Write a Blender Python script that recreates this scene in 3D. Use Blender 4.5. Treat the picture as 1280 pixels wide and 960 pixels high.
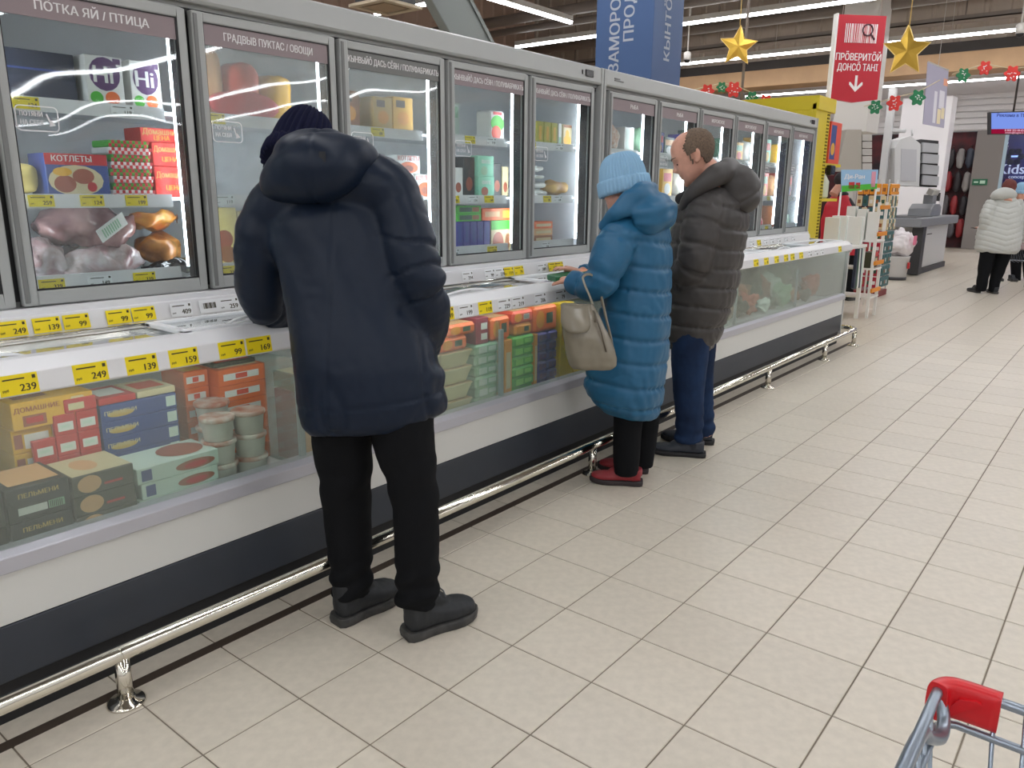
import bpy, bmesh, math, random
import numpy as np
from mathutils import Vector, Matrix, noise as mnoise

for o in list(bpy.data.objects): bpy.data.objects.remove(o)
SC = bpy.context.scene
COL = SC.collection
random.seed(7)
# ------------------------------------------------------------------ camera
CAM_H = 1.4125; FPX = 972.0
YAW, PITCH, ROLL = [math.radians(a) for a in (38.75, 13.88, 0.45)]
_F = np.array([math.cos(YAW)*math.cos(PITCH), math.sin(YAW)*math.cos(PITCH), -math.sin(PITCH)])
_R0 = np.array([math.sin(YAW), -math.cos(YAW), 0.0]); _U0 = np.cross(_R0, _F)
_R = math.cos(ROLL)*_R0+math.sin(ROLL)*_U0; _U = -math.sin(ROLL)*_R0+math.cos(ROLL)*_U0
_C = np.array([0, 0, CAM_H])
cam = bpy.data.cameras.new('camera'); camo = bpy.data.objects.new('camera', cam); COL.objects.link(camo)
mw = Matrix(((_R[0], _U[0], -_F[0], 0), (_R[1], _U[1], -_F[1], 0), (_R[2], _U[2], -_F[2], CAM_H), (0, 0, 0, 1)))
camo.matrix_world = mw
cam.sensor_fit = 'HORIZONTAL'; cam.sensor_width = 36.0; cam.lens = 36.0*FPX/1280.0
cam.clip_start = 0.02; cam.clip_end = 200
SC.camera = camo
# ------------------------------------------------------------------ world, colour management
w = bpy.data.worlds.new('world'); SC.world = w; w.use_nodes = True
w.node_tree.nodes['Background'].inputs[0].default_value = (0.55, 0.56, 0.58, 1)
w.node_tree.nodes['Background'].inputs[1].default_value = 0.3
SC.view_settings.view_transform = 'Standard'; SC.view_settings.look = 'None'
SC.view_settings.gamma = 1.0; SC.view_settings.use_curve_mapping = False
SC.view_settings.exposure = -0.19
LAMP_Z = 4.0
LAMP_W = 75.0          # watts of each ceiling row segment
def lamp(name, loc, sx, sy, watts, col=(.985, .992, 1.0), rot=(0, 0, 0)):
    l = bpy.data.lights.new(name, 'AREA'); l.shape = 'RECTANGLE'; l.size = sx; l.size_y = sy
    l.energy = watts; l.color = col
    o = bpy.data.objects.new(name, l); o.location = loc; o.rotation_euler = rot; COL.objects.link(o)
    return o
ROWS = [-5.0, -1.6, 1.8, 5.2, 8.6, 12.0, 15.55]
for rx in ROWS:
    lamp('ceiling_row_light', (rx, 1.6, LAMP_Z-0.03), 0.06, 15.0, LAMP_W)
    lamp('ceiling_row_light', (rx, -20.0, LAMP_Z-0.03), 0.06, 27.0, LAMP_W*1.8)
for rx in (18.7, 21.6, 25.5):  # first row is an added light, unseen behind the wooden beam
    lamp('ceiling_row_light', (rx, 3.2, LAMP_Z-0.03), 0.06, 12.0, LAMP_W*0.8)
lamp('ceiling_row_light', (9.77, 7.58, LAMP_Z-0.03), 2.1, 0.06, LAMP_W*0.2)
# ------------------------------------------------------------------ pixel -> world helpers (calibrated camera)
def ray(px, py): return _F+_R*(px-640)/FPX-_U*(py-480)/FPX
def on_z(px, py, z=0.0):
    d = ray(px, py); return _C+(z-CAM_H)/d[2]*d
def on_y(px, py, y):
    d = ray(px, py); return _C+y/d[1]*d
def on_x(px, py, x):
    d = ray(px, py); return _C+x/d[0]*d
def at_depth(px, py, d): return _C+ray(px, py)*d
# ------------------------------------------------------------------ materials
def lin(c):
    r = []
    for v in c[:3]:
        v = v/255.0
        r.append(v/12.92 if v <= .04045 else ((v+.055)/1.055)**2.4)
    return (*r, 1.0)
MATS = {}
def mat(name, rgb=(200, 200, 200), rough=.5, metal=0.0, spec=.5, var=0.0, vscale=8.0, bump=0.0, bscale=60.0, emit=None, estr=0.0, rnd=0.0, rgb2=None, coat=0.0, sheen=0.0, bdist=.002):
    if name in MATS: return MATS[name]
    m = bpy.data.materials.new(name); m.use_nodes = True; nt = m.node_tree; N = nt.nodes; L = nt.links
    b = N['Principled BSDF']
    b.inputs['Base Color'].default_value = lin(rgb); b.inputs['Roughness'].default_value = rough
    b.inputs['Metallic'].default_value = metal; b.inputs['Specular IOR Level'].default_value = spec
    if coat: b.inputs['Coat Weight'].default_value = coat
    if sheen: b.inputs['Sheen Weight'].default_value = sheen
    if emit: b.inputs['Emission Color'].default_value = lin(emit); b.inputs['Emission Strength'].default_value = estr
    tc = None
    if var or bump or rgb2:
        tc = N.new('ShaderNodeTexCoord')
    if var or rgb2:
        n = N.new('ShaderNodeTexNoise'); n.inputs['Scale'].default_value = vscale; n.inputs['Detail'].default_value = 5
        L.new(tc.outputs['Object'], n.inputs['Vector'])
        mx = N.new('ShaderNodeMix'); mx.data_type = 'RGBA'
        a = lin(rgb); k = 1-var
        mx.inputs['A'].default_value = (a[0]*k, a[1]*k, a[2]*k, 1) if rgb2 is None else lin(rgb2)
        mx.inputs['B'].default_value = (min(1, a[0]*(1+var)), min(1, a[1]*(1+var)), min(1, a[2]*(1+var)), 1) if rgb2 is None else a
        rp = N.new('ShaderNodeMapRange'); rp.inputs['From Min'].default_value = .35; rp.inputs['From Max'].default_value = .65
        L.new(n.outputs['Fac'], rp.inputs['Value']); L.new(rp.outputs['Result'], mx.inputs['Factor'])
        src = mx.outputs['Result']
    else: src = None
    if rnd:
        oi = N.new('ShaderNodeObjectInfo'); hs = N.new('ShaderNodeHueSaturation')
        mr = N.new('ShaderNodeMapRange'); mr.inputs['To Min'].default_value = 1-rnd; mr.inputs['To Max'].default_value = 1+rnd
        L.new(oi.outputs['Random'], mr.inputs['Value']); L.new(mr.outputs['Result'], hs.inputs['Value'])
        if src: L.new(src, hs.inputs['Color'])
        else: hs.inputs['Color'].default_value = lin(rgb)
        src = hs.outputs['Color']
    if src: L.new(src, b.inputs['Base Color'])
    if bump:
        n2 = N.new('ShaderNodeTexNoise'); n2.inputs['Scale'].default_value = bscale; n2.inputs['Detail'].default_value = 4
        L.new(tc.outputs['Object'], n2.inputs['Vector'])
        bp = N.new('ShaderNodeBump'); bp.inputs['Strength'].default_value = bump; bp.inputs['Distance'].default_value = bdist
        L.new(n2.outputs['Fac'], bp.inputs['Height']); L.new(bp.outputs['Normal'], b.inputs['Normal'])
    MATS[name] = m
    return m
def emat(name, rgb, s):
    if name in MATS: return MATS[name]
    m = bpy.data.materials.new(name); m.use_nodes = True; nt = m.node_tree; nt.nodes.clear()
    e = nt.nodes.new('ShaderNodeEmission'); e.inputs[0].default_value = lin(rgb); e.inputs[1].default_value = s
    o = nt.nodes.new('ShaderNodeOutputMaterial'); nt.links.new(e.outputs[0], o.inputs[0])
    MATS[name] = m; return m
def glass_mat(name, tint=(245, 250, 248), refl=1.0, haze=0.0, haze_rgb=(225, 228, 222), wave=0.0, wscale=2.5, rough=0.02, haze_noise=0.0):
    if name in MATS: return MATS[name]
    m = bpy.data.materials.new(name); m.use_nodes = True; nt = m.node_tree; N = nt.nodes; L = nt.links; N.clear()
    out = N.new('ShaderNodeOutputMaterial'); tr = N.new('ShaderNodeBsdfTransparent'); gl = N.new('ShaderNodeBsdfGlossy')
    lw = N.new('ShaderNodeLayerWeight'); lw.inputs['Blend'].default_value = .5      # Schlick reflectance, same from both sides
    pw = N.new('ShaderNodeMath'); pw.operation = 'POWER'; pw.inputs[1].default_value = 5.0; L.new(lw.outputs['Facing'], pw.inputs[0])
    ma = N.new('ShaderNodeMath'); ma.operation = 'MULTIPLY_ADD'; ma.inputs[1].default_value = .96; ma.inputs[2].default_value = .04; L.new(pw.outputs[0], ma.inputs[0])
    tr.inputs[0].default_value = lin(tint); gl.inputs['Roughness'].default_value = rough
    mu = N.new('ShaderNodeMath'); mu.operation = 'MULTIPLY'; mu.inputs[1].default_value = refl; mu.use_clamp = True
    L.new(ma.outputs[0], mu.inputs[0])
    mix = N.new('ShaderNodeMixShader'); L.new(mu.outputs[0], mix.inputs[0])
    base = tr.outputs[0]
    tc = N.new('ShaderNodeTexCoord')
    if haze:
        df = N.new('ShaderNodeBsdfDiffuse'); df.inputs[0].default_value = lin(haze_rgb)
        hm = N.new('ShaderNodeMixShader'); hm.inputs[0].default_value = haze
        if haze_noise:
            n = N.new('ShaderNodeTexNoise'); n.inputs['Scale'].default_value = 3.0; n.inputs['Detail'].default_value = 3
            L.new(tc.outputs['Object'], n.inputs['Vector'])
            mr = N.new('ShaderNodeMapRange'); mr.inputs['From Min'].default_value = .3; mr.inputs['From Max'].default_value = .7
            mr.inputs['To Min'].default_value = haze*(1-haze_noise); mr.inputs['To Max'].default_value = haze*(1+haze_noise)
            L.new(n.outputs['Fac'], mr.inputs['Value']); L.new(mr.outputs['Result'], hm.inputs[0])
        L.new(tr.outputs[0], hm.inputs[1]); L.new(df.outputs[0], hm.inputs[2]); base = hm.outputs[0]
    L.new(base, mix.inputs[1]); L.new(gl.outputs[0], mix.inputs[2]); L.new(mix.outputs[0], out.inputs[0])
    if wave:
        n2 = N.new('ShaderNodeTexNoise'); n2.inputs['Scale'].default_value = wscale; n2.inputs['Detail'].default_value = 1
        L.new(tc.outputs['Object'], n2.inputs['Vector'])
        bp = N.new('ShaderNodeBump'); bp.inputs['Strength'].default_value = 1.0; bp.inputs['Distance'].default_value = wave
        L.new(n2.outputs['Fac'], bp.inputs['Height']); L.new(bp.outputs['Normal'], gl.inputs['Normal'])
    MATS[name] = m; return m
# ------------------------------------------------------------------ mesh builder
_TXT = {}
def text_geo(s):
    """flat letters: every outer contour is filled on its own with its holes (glyph contours may overlap)"""
    if s in _TXT: return _TXT[s]
    c = bpy.data.curves.new('tmp', 'FONT'); c.body = s; c.size = 1.0; c.resolution_u = 3; c.align_x = 'CENTER'; c.align_y = 'CENTER'
    c.fill_mode = 'NONE'
    o = bpy.data.objects.new('tmp', c); COL.objects.link(o)
    me = bpy.data.meshes.new_from_object(o.evaluated_get(bpy.context.evaluated_depsgraph_get()))
    co = [(v.co.x, v.co.y) for v in me.vertices]; nxt = {e.vertices[0]: e.vertices[1] for e in me.edges}
    adj = {}
    for e in me.edges:
        adj.setdefault(e.vertices[0], []).append(e.vertices[1]); adj.setdefault(e.vertices[1], []).append(e.vertices[0])
    bpy.data.objects.remove(o); bpy.data.curves.remove(c); bpy.data.meshes.remove(me)
    seen = set(); loops = []
    for st in sorted(adj):
        if st in seen: continue
        lp = [st]; seen.add(st); cur = st
        nb = [k for k in adj[cur] if k not in seen]
        # follow the index order so that the contour keeps its drawing direction
        while nb:
            k = nb[0] if len(nb) == 1 else min(nb, key=lambda q: (q-cur) % len(co))
            lp.append(k); seen.add(k); cur = k; nb = [k for k in adj[cur] if k not in seen]
        if len(lp) > 2: loops.append(lp)
    loops = [[co[q] for q in lp] for lp in loops]
    def split(lp, depth=0):               # undo self-crossings of a contour
        n = len(lp)
        for i in range(n):
            p1, p2 = lp[i], lp[(i+1) % n]
            for j in range(i+2, n):
                if (j+1) % n == i: continue
                p3, p4 = lp[j], lp[(j+1) % n]
                d = (p2[0]-p1[0])*(p4[1]-p3[1])-(p2[1]-p1[1])*(p4[0]-p3[0])
                if abs(d) < 1e-12: continue
                t = ((p3[0]-p1[0])*(p4[1]-p3[1])-(p3[1]-p1[1])*(p4[0]-p3[0]))/d
                u = ((p3[0]-p1[0])*(p2[1]-p1[1])-(p3[1]-p1[1])*(p2[0]-p1[0]))/d
                if 1e-6 < t < 1-1e-6 and 1e-6 < u < 1-1e-6 and depth < 8:
                    X = (p1[0]+t*(p2[0]-p1[0]), p1[1]+t*(p2[1]-p1[1]))
                    return split(lp[:i+1]+[X]+lp[j+1:], depth+1)+split([X]+lp[i+1:j+1], depth+1)
        return [lp] if n > 2 else []
    loops = [q for lp in loops for q in split(lp)]
    area = lambda lp: .5*sum(lp[i][0]*lp[(i+1) % len(lp)][1]-lp[(i+1) % len(lp)][0]*lp[i][1] for i in range(len(lp)))
    def inside(pt, lp):
        r = False; x, y = pt
        for i in range(len(lp)):
            (x0, y0), (x1, y1) = lp[i], lp[(i+1) % len(lp)]
            if (y0 > y) != (y1 > y) and x < (x1-x0)*(y-y0)/(y1-y0)+x0: r = not r
        return r
    loops = [lp for lp in loops if abs(area(lp)) > 1e-5]; ars = [area(lp) for lp in loops]
    cen = [(sum(q[0] for q in lp)/len(lp), sum(q[1] for q in lp)/len(lp)) for lp in loops]
    cont = {i: [j for j in range(len(loops)) if j != i and abs(ars[j]) > abs(ars[i]) and sum(inside(q, loops[j]) for q in loops[i]) > .8*len(loops[i])] for i in range(len(loops))}
    outs = []; holes = {}
    for i in range(len(loops)):
        if not cont[i] or ars[max(cont[i], key=lambda j: abs(ars[j]))]*ars[i] > 0: outs.append(i); holes[i] = []
    for i in range(len(loops)):
        if i not in holes:
            c2 = [j for j in cont[i] if j in holes]
            if c2: holes[min(c2, key=lambda j: abs(ars[j]))].append(i)
    V = []; Fs = []
    from mathutils.geometry import tessellate_polygon
    for i in outs:
        polys = [[Vector((*q, 0)) for q in loops[i]]]+[[Vector((*q, 0)) for q in loops[h]] for h in holes[i]]
        base = len(V); V += [tuple(q) for pl in polys for q in pl]
        for t3 in tessellate_polygon(polys):
            f3 = [base+k for k in t3]
            (x0, y0, _), (x1, y1, _), (x2, y2, _) = V[f3[0]], V[f3[1]], V[f3[2]]
            Fs.append(tuple(f3) if (x1-x0)*(y2-y0)-(x2-x0)*(y1-y0) > 0 else tuple(f3[::-1]))
    _TXT[s] = (V, Fs); return _TXT[s]
class MB:
    def __init__(s): s.v = []; s.f = []; s.m = []; s.sm = []
    def add(s, V, Fs, m=0, sm=False):
        k = len(s.v); s.v += [tuple(map(float, p)) for p in V]
        for f in Fs: s.f.append(tuple(i+k for i in f)); s.m.append(m); s.sm.append(sm)
        return s
    def box(s, x0, x1, y0, y1, z0, z1, m=0):
        if x0 > x1: x0, x1 = x1, x0
        if y0 > y1: y0, y1 = y1, y0
        if z0 > z1: z0, z1 = z1, z0
        V = [(x0, y0, z0), (x1, y0, z0), (x1, y1, z0), (x0, y1, z0), (x0, y0, z1), (x1, y0, z1), (x1, y1, z1), (x0, y1, z1)]
        return s.add(V, [(0, 3, 2, 1), (4, 5, 6, 7), (0, 1, 5, 4), (1, 2, 6, 5), (2, 3, 7, 6), (3, 0, 4, 7)], m)
    def obox(s, c, ax, ay, az, m=0):       # oriented box: centre and three half-axis vectors
        c, ax, ay, az = [np.array(q, float) for q in (c, ax, ay, az)]
        V = [c+i*ax+j*ay+k*az for k in (-1, 1) for (i, j) in ((-1, -1), (1, -1), (1, 1), (-1, 1))]
        return s.add(V, [(0, 3, 2, 1), (4, 5, 6, 7), (0, 1, 5, 4), (1, 2, 6, 5), (2, 3, 7, 6), (3, 0, 4, 7)], m)
    def loft(s, rings, m=0, sm=True, caps=True, close=True):
        n = len(rings[0]); V = [p for r in rings for p in r]; Fs = []
        for i in range(len(rings)-1):
            for j in range(n if close else n-1):
                a = i*n+j; b = i*n+(j+1) % n
                Fs.append((a, b, b+n, a+n))
        s.add(V, Fs, m, sm)
        if caps:
            k = len(s.v)-len(V)
            s.f.append(tuple(k+j for j in range(n))[::-1]); s.m.append(m); s.sm.append(False)
            s.f.append(tuple(k+(len(rings)-1)*n+j for j in range(n))); s.m.append(m); s.sm.append(False)
        return s
    def tube(s, path, r, n=10, m=0, caps=True, flat=1.0):
        P = [np.array(p, float) for p in path]; rr = r if hasattr(r, '__len__') else [r]*len(P)
        up = None; rings = []
        for i, p in enumerate(P):
            t = (P[min(i+1, len(P)-1)]-P[max(i-1, 0)]); t = t/(np.linalg.norm(t)+1e-12)
            if up is None:
                a = np.array([0, 0, 1.]) if abs(t[2]) < .9 else np.array([1., 0, 0])
                up = a-t*(a@t)
            else: up = up-t*(up@t)
            up = up/np.linalg.norm(up); sd = np.cross(t, up)
            rings.append([p+rr[i]*(math.cos(2*math.pi*j/n)*sd+flat*math.sin(2*math.pi*j/n)*up) for j in range(n)])
        return s.loft(rings, m, True, caps)
    def lathe(s, prof, c=(0, 0, 0), n=20, m=0, sm=True):
        rings = [[(c[0]+r*math.cos(2*math.pi*j/n), c[1]+r*math.sin(2*math.pi*j/n), c[2]+z) for j in range(n)] for r, z in prof]
        return s.loft(rings, m, sm)
    def prism(s, poly, o, u, v, d, m=0):   # 2d polygon in plane (o,u,v), extruded by vector d
        o, u, v, d = [np.array(q, float) for q in (o, u, v, d)]; n = len(poly)
        A = [o+a*u+b*v for a, b in poly]; B = [p+d for p in A]
        s.add(A+B, [tuple(range(n))[::-1], tuple(range(n, 2*n))]+[(i, (i+1) % n, (i+1) % n+n, i+n) for i in range(n)], m)
        return s
    def text(s, t, o, u, v, size, m=0, width=None, bold=.022):
        V, Fs = text_geo(t)
        if not V: return s
        o, u, v = [np.array(q, float) for q in (o, u, v)]
        xs = [p[0] for p in V]; wd = max(xs)-min(xs); sx = size
        if width and wd*size > width: sx = width/wd
        n = np.cross(u, v)
        for k, du in enumerate((-bold, 0, bold) if bold else (0,)):      # heavier strokes from stepped copies
            s.add([o+u*((p[0]+du)*sx)+v*(p[1]*size)+n*(.0002*k) for p in V], Fs, m)
        return s
    def ellipsoid(s, c, rx, ry, rz, n=16, k=10, m=0, rot=None):
        c = np.array(c, float); rings = []
        for i in range(1, k):
            a = -math.pi/2+math.pi*i/k
            ring = [np.array([rx*math.cos(a)*math.cos(2*math.pi*j/n), ry*math.cos(a)*math.sin(2*math.pi*j/n), rz*math.sin(a)]) for j in range(n)]
            if rot is not None: ring = [rot@p for p in ring]
            rings.append([c+p for p in ring])
        return s.loft(rings, m, True, True)
    def mesh(s, name, mats, bevel=0.0, seg=2):
        me = bpy.data.meshes.new(name); me.from_pydata(s.v, [], s.f)
        for mt in mats: me.materials.append(mt)
        me.polygons.foreach_set('material_index', s.m); me.polygons.foreach_set('use_smooth', s.sm)
        if bevel:
            b = bmesh.new(); b.from_mesh(me); bmesh.ops.remove_doubles(b, verts=b.verts, dist=1e-6)
            ed = [e for e in b.edges if len(e.link_faces) == 2 and e.calc_face_angle(0) > .6]
            bmesh.ops.bevel(b, geom=ed, offset=bevel, segments=seg, profile=.5, affect='EDGES', clamp_overlap=True)
            b.to_mesh(me); b.free()
        me.update(); return me
    def build(s, name, mats, parent=None, bevel=0.0, seg=2):
        if not isinstance(mats, (list, tuple)): mats = [mats]
        return link(name, s.mesh(name, mats, bevel, seg), parent)
def link(name, me, parent=None, loc=None):
    o = bpy.data.objects.new(name, me); COL.objects.link(o)
    if parent is not None:
        o.parent = parent
        o.matrix_parent_inverse = parent_inv(parent)
    if loc is not None: o.location = loc
    return o
def parent_inv(p):      # part meshes are written in world coordinates
    if p.type != 'EMPTY': return Matrix.Identity(4)
    return (Matrix.Translation(p.location) @ p.rotation_euler.to_matrix().to_4x4()).inverted()
def tag(o, label=None, cat=None, group=None, kind=None):
    if label: o['label'] = label
    if cat: o['category'] = cat
    if group: o['group'] = group
    if kind: o['kind'] = kind
    return o
def thing(name, label, cat, loc=(0, 0, 0), group=None, rz=0.0):
    o = bpy.data.objects.new(name, None); COL.objects.link(o); o.location = loc; o.rotation_euler = (0, 0, rz)
    o.empty_display_size = .1
    return tag(o, label, cat, group)
def struct(o, label=None): o['kind'] = 'structure'; (label and tag(o, label)); return o
# ================================================================== the setting
m_grout = mat('grout', (128, 118, 104), .9, var=.12, vscale=5)
m_tile = mat('floor_tile', (208, 199, 184), .33, spec=.45, var=.045, vscale=30, bump=.12, bscale=350, rnd=.035, bdist=.0006)
TX, TY, GX, GY = .298, .302, 1.439, 1.385
flo = MB().box(-6, 33, -34, 13.2, -.08, -.0025).build('floor', m_grout)
tag(struct(flo), 'beige square-tiled shop floor with grey grout')
def tile_mb(x0, x1, y0, y1, mb):
    c = .0018
    V = [(x0, y0, -.004), (x1, y0, -.004), (x1, y1, -.004), (x0, y1, -.004),
         (x0, y0, -c), (x1, y0, -c), (x1, y1, -c), (x0, y1, -c),
         (x0+c, y0+c, 0), (x1-c, y0+c, 0), (x1-c, y1-c, 0), (x0+c, y1-c, 0)]
    Fs = [(8, 9, 10, 11)]
    for i in range(4):
        j = (i+1) % 4; Fs += [(i, j, j+4, i+4), (i+4, j+4, j+8, i+8)]
    mb.add(V, Fs)
    return mb
GW = .0045
tile_me = tile_mb(-TX/2+GW/2, TX/2-GW/2, -TY/2+GW/2, TY/2-GW/2, MB()).mesh('tile', [m_tile])
cells = []
for i in range(-8, 90):
    for j in range(-22, 24):
        cx = GX+(i+.5)*TX; cy = GY+(j+.5)*TY
        v = np.array([cx, cy, -CAM_H]); d = v@_F
        if d < .3: inview = False
        else:
            px = 640+FPX*(v@_R)/d; py = 480-FPX*(v@_U)/d
            inview = -180 < px < 1460 and py < 1180 and cy < 2.5-.0*cx
            if cx > 8.3: inview = -180 < px < 1460 and cy < 6.0
        cells.append((0 if inview else 1, d, cx, cy))
cells.sort()
rest = MB()
for k, (a, d, cx, cy) in enumerate(cells):
    if a == 0 and k < 300: link('tile', tile_me, flo, (cx, cy, 0))
    elif -5.5 < cx < 24.5 and -5 < cy < 8: tile_mb(cx-TX/2+GW/2, cx+TX/2-GW/2, cy-TY/2+GW/2, cy+TY/2-GW/2, rest)
o = rest.build('tile_field', m_tile, flo); o['kind'] = 'stuff'
# thin dark brown strip along the floor in front of the freezers
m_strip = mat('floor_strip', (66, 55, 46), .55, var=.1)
o = MB().box(-1.5, 7.95, 2.092, 2.130, -.003, .0012).build('dark_band_1', m_strip); tag(struct(o), 'dark brown strip along the floor before the freezers')

m_wallrib = mat('wall_ribbed', (178, 152, 136), .75, var=.06, vscale=1.5)
m_ceil = mat('ceiling_deck', (150, 142, 132), .8)
m_bulk = mat('bulkhead_ribbed', (168, 154, 140), .75, var=.06, vscale=2)
m_white = mat('painted_white', (226, 226, 226), .55)
m_dark = mat('dark_steel', (62, 56, 52), .6)
m_wood = mat('beam_wood', (186, 150, 112), .6, var=.08, vscale=2)
def ribbed(mb, a0, a1, z0, z1, fixed, axis, pitch=.33, depth=.04, sgn=-1):
    n = int((a1-a0)/pitch); prof = []
    for i in range(n+1):
        a = a0+i*pitch
        prof += [(a, 0), (a+pitch*.70, 0), (a+pitch*.78, depth), (a+pitch*.92, depth)]
    V = []; Fs = []
    for a, d in prof:
        for z in (z0, z1):
            V.append((a, fixed+sgn*d, z) if axis == 'x' else (fixed+sgn*d, a, z))
    for i in range(len(prof)-1): Fs.append((2*i, 2*i+2, 2*i+3, 2*i+1))
    mb.add(V, Fs)
mb = MB(); mb.box(-6, 33, 13.0, 13.2, 0, 6.2); ribbed(mb, -6, 33, 0, 6.2, 12.97, 'x', .42, .04)
tag(struct(mb.build('wall_back', m_wallrib)), 'brown ribbed wall panels high behind the freezers')
mb = MB(); mb.box(-6, 33, -34.2, -34, 0, 6.2)
tag(struct(mb.build('wall_side', m_white)), 'white wall on the far side of the aisle, out of view')
mb = MB(); mb.box(-6.2, -6, -34, 13, 0, 6.2)
tag(struct(mb.build('wall_rear', m_white)), 'white wall behind the viewer, out of view')
mb = MB(); mb.box(17.0, 17.3, -34, 13, 4.1, 6.2); ribbed(mb, -8, 13, 4.1, 6.2, 16.98, 'y', .42, .03)
tag(struct(mb.build('wall_bulkhead', m_bulk)), 'brownish ribbed bulkhead hanging above the checkout line')
tag(struct(MB().box(16.9, 17.4, -34, 13, 3.93, 4.12).build('beam_1', m_dark)), 'dark steel girder under the ribbed bulkhead')
tag(struct(MB().box(16.8, 17.5, -34, 13, 3.60, 3.93).build('beam_2', m_wood, bevel=.01)), 'light wooden box beam crossing above the checkouts')
mb = MB()
for k in range(210):
    y = -33.9+k*.22; mb.box(-6, 17, y, y+.12, 6.12, 6.2)
mb.box(-6, 33, -34.2, 13.2, 6.2, 6.3)
tag(struct(mb.build('ceiling', m_ceil)), 'grey-brown corrugated ceiling deck, far above the lamps')
m_lowceil = mat('low_ceiling', (168, 142, 128), .7)
tag(struct(MB().box(17.5, 33, -34, 13, 4.6, 4.7).build('ceiling_low', m_lowceil)), 'lower brownish ceiling beyond the wooden beam')
# lamp rows: trunking and glowing tube
m_lamp = emat('lamp_tube', (250, 251, 255), 26.0)
m_trunk = mat('lamp_trunking', (190, 186, 180), .5)
lamp_words = ['behind the viewer', 'behind the shoulder of the viewer', 'over the near freezer', 'over the freezer joint', 'over the freezer end']
def lamp_row(a0, a1, fixed, axis, label):
    t = thing('linear_lamp', label, 'ceiling lamp', (fixed, a0, LAMP_Z) if axis == 'y' else (a0, fixed, LAMP_Z), 'linear ceiling lamps')
    if axis == 'y':
        MB().box(fixed-.045, fixed+.045, a0, a1, LAMP_Z+.015, LAMP_Z+.09).build('trunking', m_trunk, t)
        MB().box(fixed-.028, fixed+.028, a0, a1, LAMP_Z-.02, LAMP_Z+.015).build('tube', m_lamp, t)
        ends = [(fixed, a) for a in np.arange(a0+.6, a1, 3.0)]
    else:
        MB().box(a0, a1, fixed-.045, fixed+.045, LAMP_Z+.015, LAMP_Z+.09).build('trunking', m_trunk, t)
        MB().box(a0, a1, fixed-.028, fixed+.028, LAMP_Z-.02, LAMP_Z+.015).build('tube', m_lamp, t)
        ends = [(a, fixed) for a in np.arange(a0+.6, a1, 3.0)]
    for ex, ey in ends:
        MB().tube([(ex, ey, LAMP_Z+.08), (ex, ey, 4.6 if ex > 17.5 else 6.15)], .004, 5).build('hanger_wire', m_trunk, t)
names = ['linear ceiling lamp row high behind the viewer', 'linear ceiling lamp row just behind the viewer', 'linear ceiling lamp row above the near freezer',
         'linear ceiling lamp row above the joint of the two freezers', 'linear ceiling lamp row above the far freezer end',
         'bright linear lamp passing behind the blue column, highest in view', 'bright linear lamp behind the gold stars and red sign']
for rx, nm in zip(ROWS, names): lamp_row(-33.5, 9.6, rx, 'y', nm)
lamp_row(-3, 9.2, 18.7, 'y', 'added linear lamp, unseen behind the wooden beam, brightening the checkout wall')  # added row, out of sight, to brighten the white partition
lamp_row(-3, 9.2, 21.6, 'y', 'bright linear lamp seen just below the wooden beam')
lamp_row(-3, 9.2, 25.5, 'y', 'bright linear lamp above the white roller shutters')
lamp_row(8.7, 10.85, 7.58, 'x', 'slanting bright linear lamp above the freezers beside the grey duct')

# ================================================================== freezers
m_grey = mat('freezer_grey', (166, 168, 166), .38, spec=.5)
m_dgrey = mat('freezer_gasket', (24, 24, 26), .5)
m_mid = mat('freezer_mid_grey', (118, 119, 118), .5)  # mid grey of bars, grip strips and maker plate
m_plw = mat('freezer_white_panel', (214, 214, 210), .4)
m_navy = mat('freezer_plinth', (52, 57, 66), .42, var=.05)
m_kick = mat('freezer_kick', (24, 25, 28), .6)
m_sill = mat('freezer_sill', (186, 186, 194), .32, metal=.25)
m_rail = mat('price_rail', (224, 224, 226), .3)
m_liner = mat('freezer_liner', (214, 218, 222), .45)
m_led = emat('freezer_led', (240, 245, 255), 26.0)
m_decal = mat('door_decal', (140, 125, 128), .45)
m_decal3 = mat('door_decal_grey', (112, 112, 110), .45)
m_print = mat('white_print', (228, 226, 226), .6)
m_glass = glass_mat('door_glass', (243, 247, 246), 1.15, wave=.006, wscale=2.0, haze=.045, haze_rgb=(215, 220, 224), haze_noise=.8)
m_glass_h = glass_mat('door_glass_misted', (240, 245, 244), 1.15, wave=.006, wscale=2.0, haze=.20, haze_rgb=(214, 218, 218), haze_noise=.6)
m_cglass = glass_mat('chest_glass', (242, 248, 244), 1.2, haze=.10, haze_rgb=(214, 220, 214), haze_noise=.35, wave=.004, wscale=1.2)
m_lid = glass_mat('lid_glass', (235, 240, 242), 1.4, haze=.16, haze_rgb=(215, 218, 222), wave=.002)
m_steel = mat('chrome', (226, 222, 212), .12, metal=1.0)
m_yel = mat('tag_yellow', (240, 216, 8), .5)
m_tagw = mat('tag_white', (236, 238, 240), .5)
m_ink = mat('tag_ink', (58, 52, 30), .6)
m_plas = mat('lid_white_plastic', (228, 230, 232), .35)
X_SPLIT, X_END, X0 = 4.085, 7.87, .285
YF, YU, YB = 2.20, 2.62, 3.24

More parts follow.
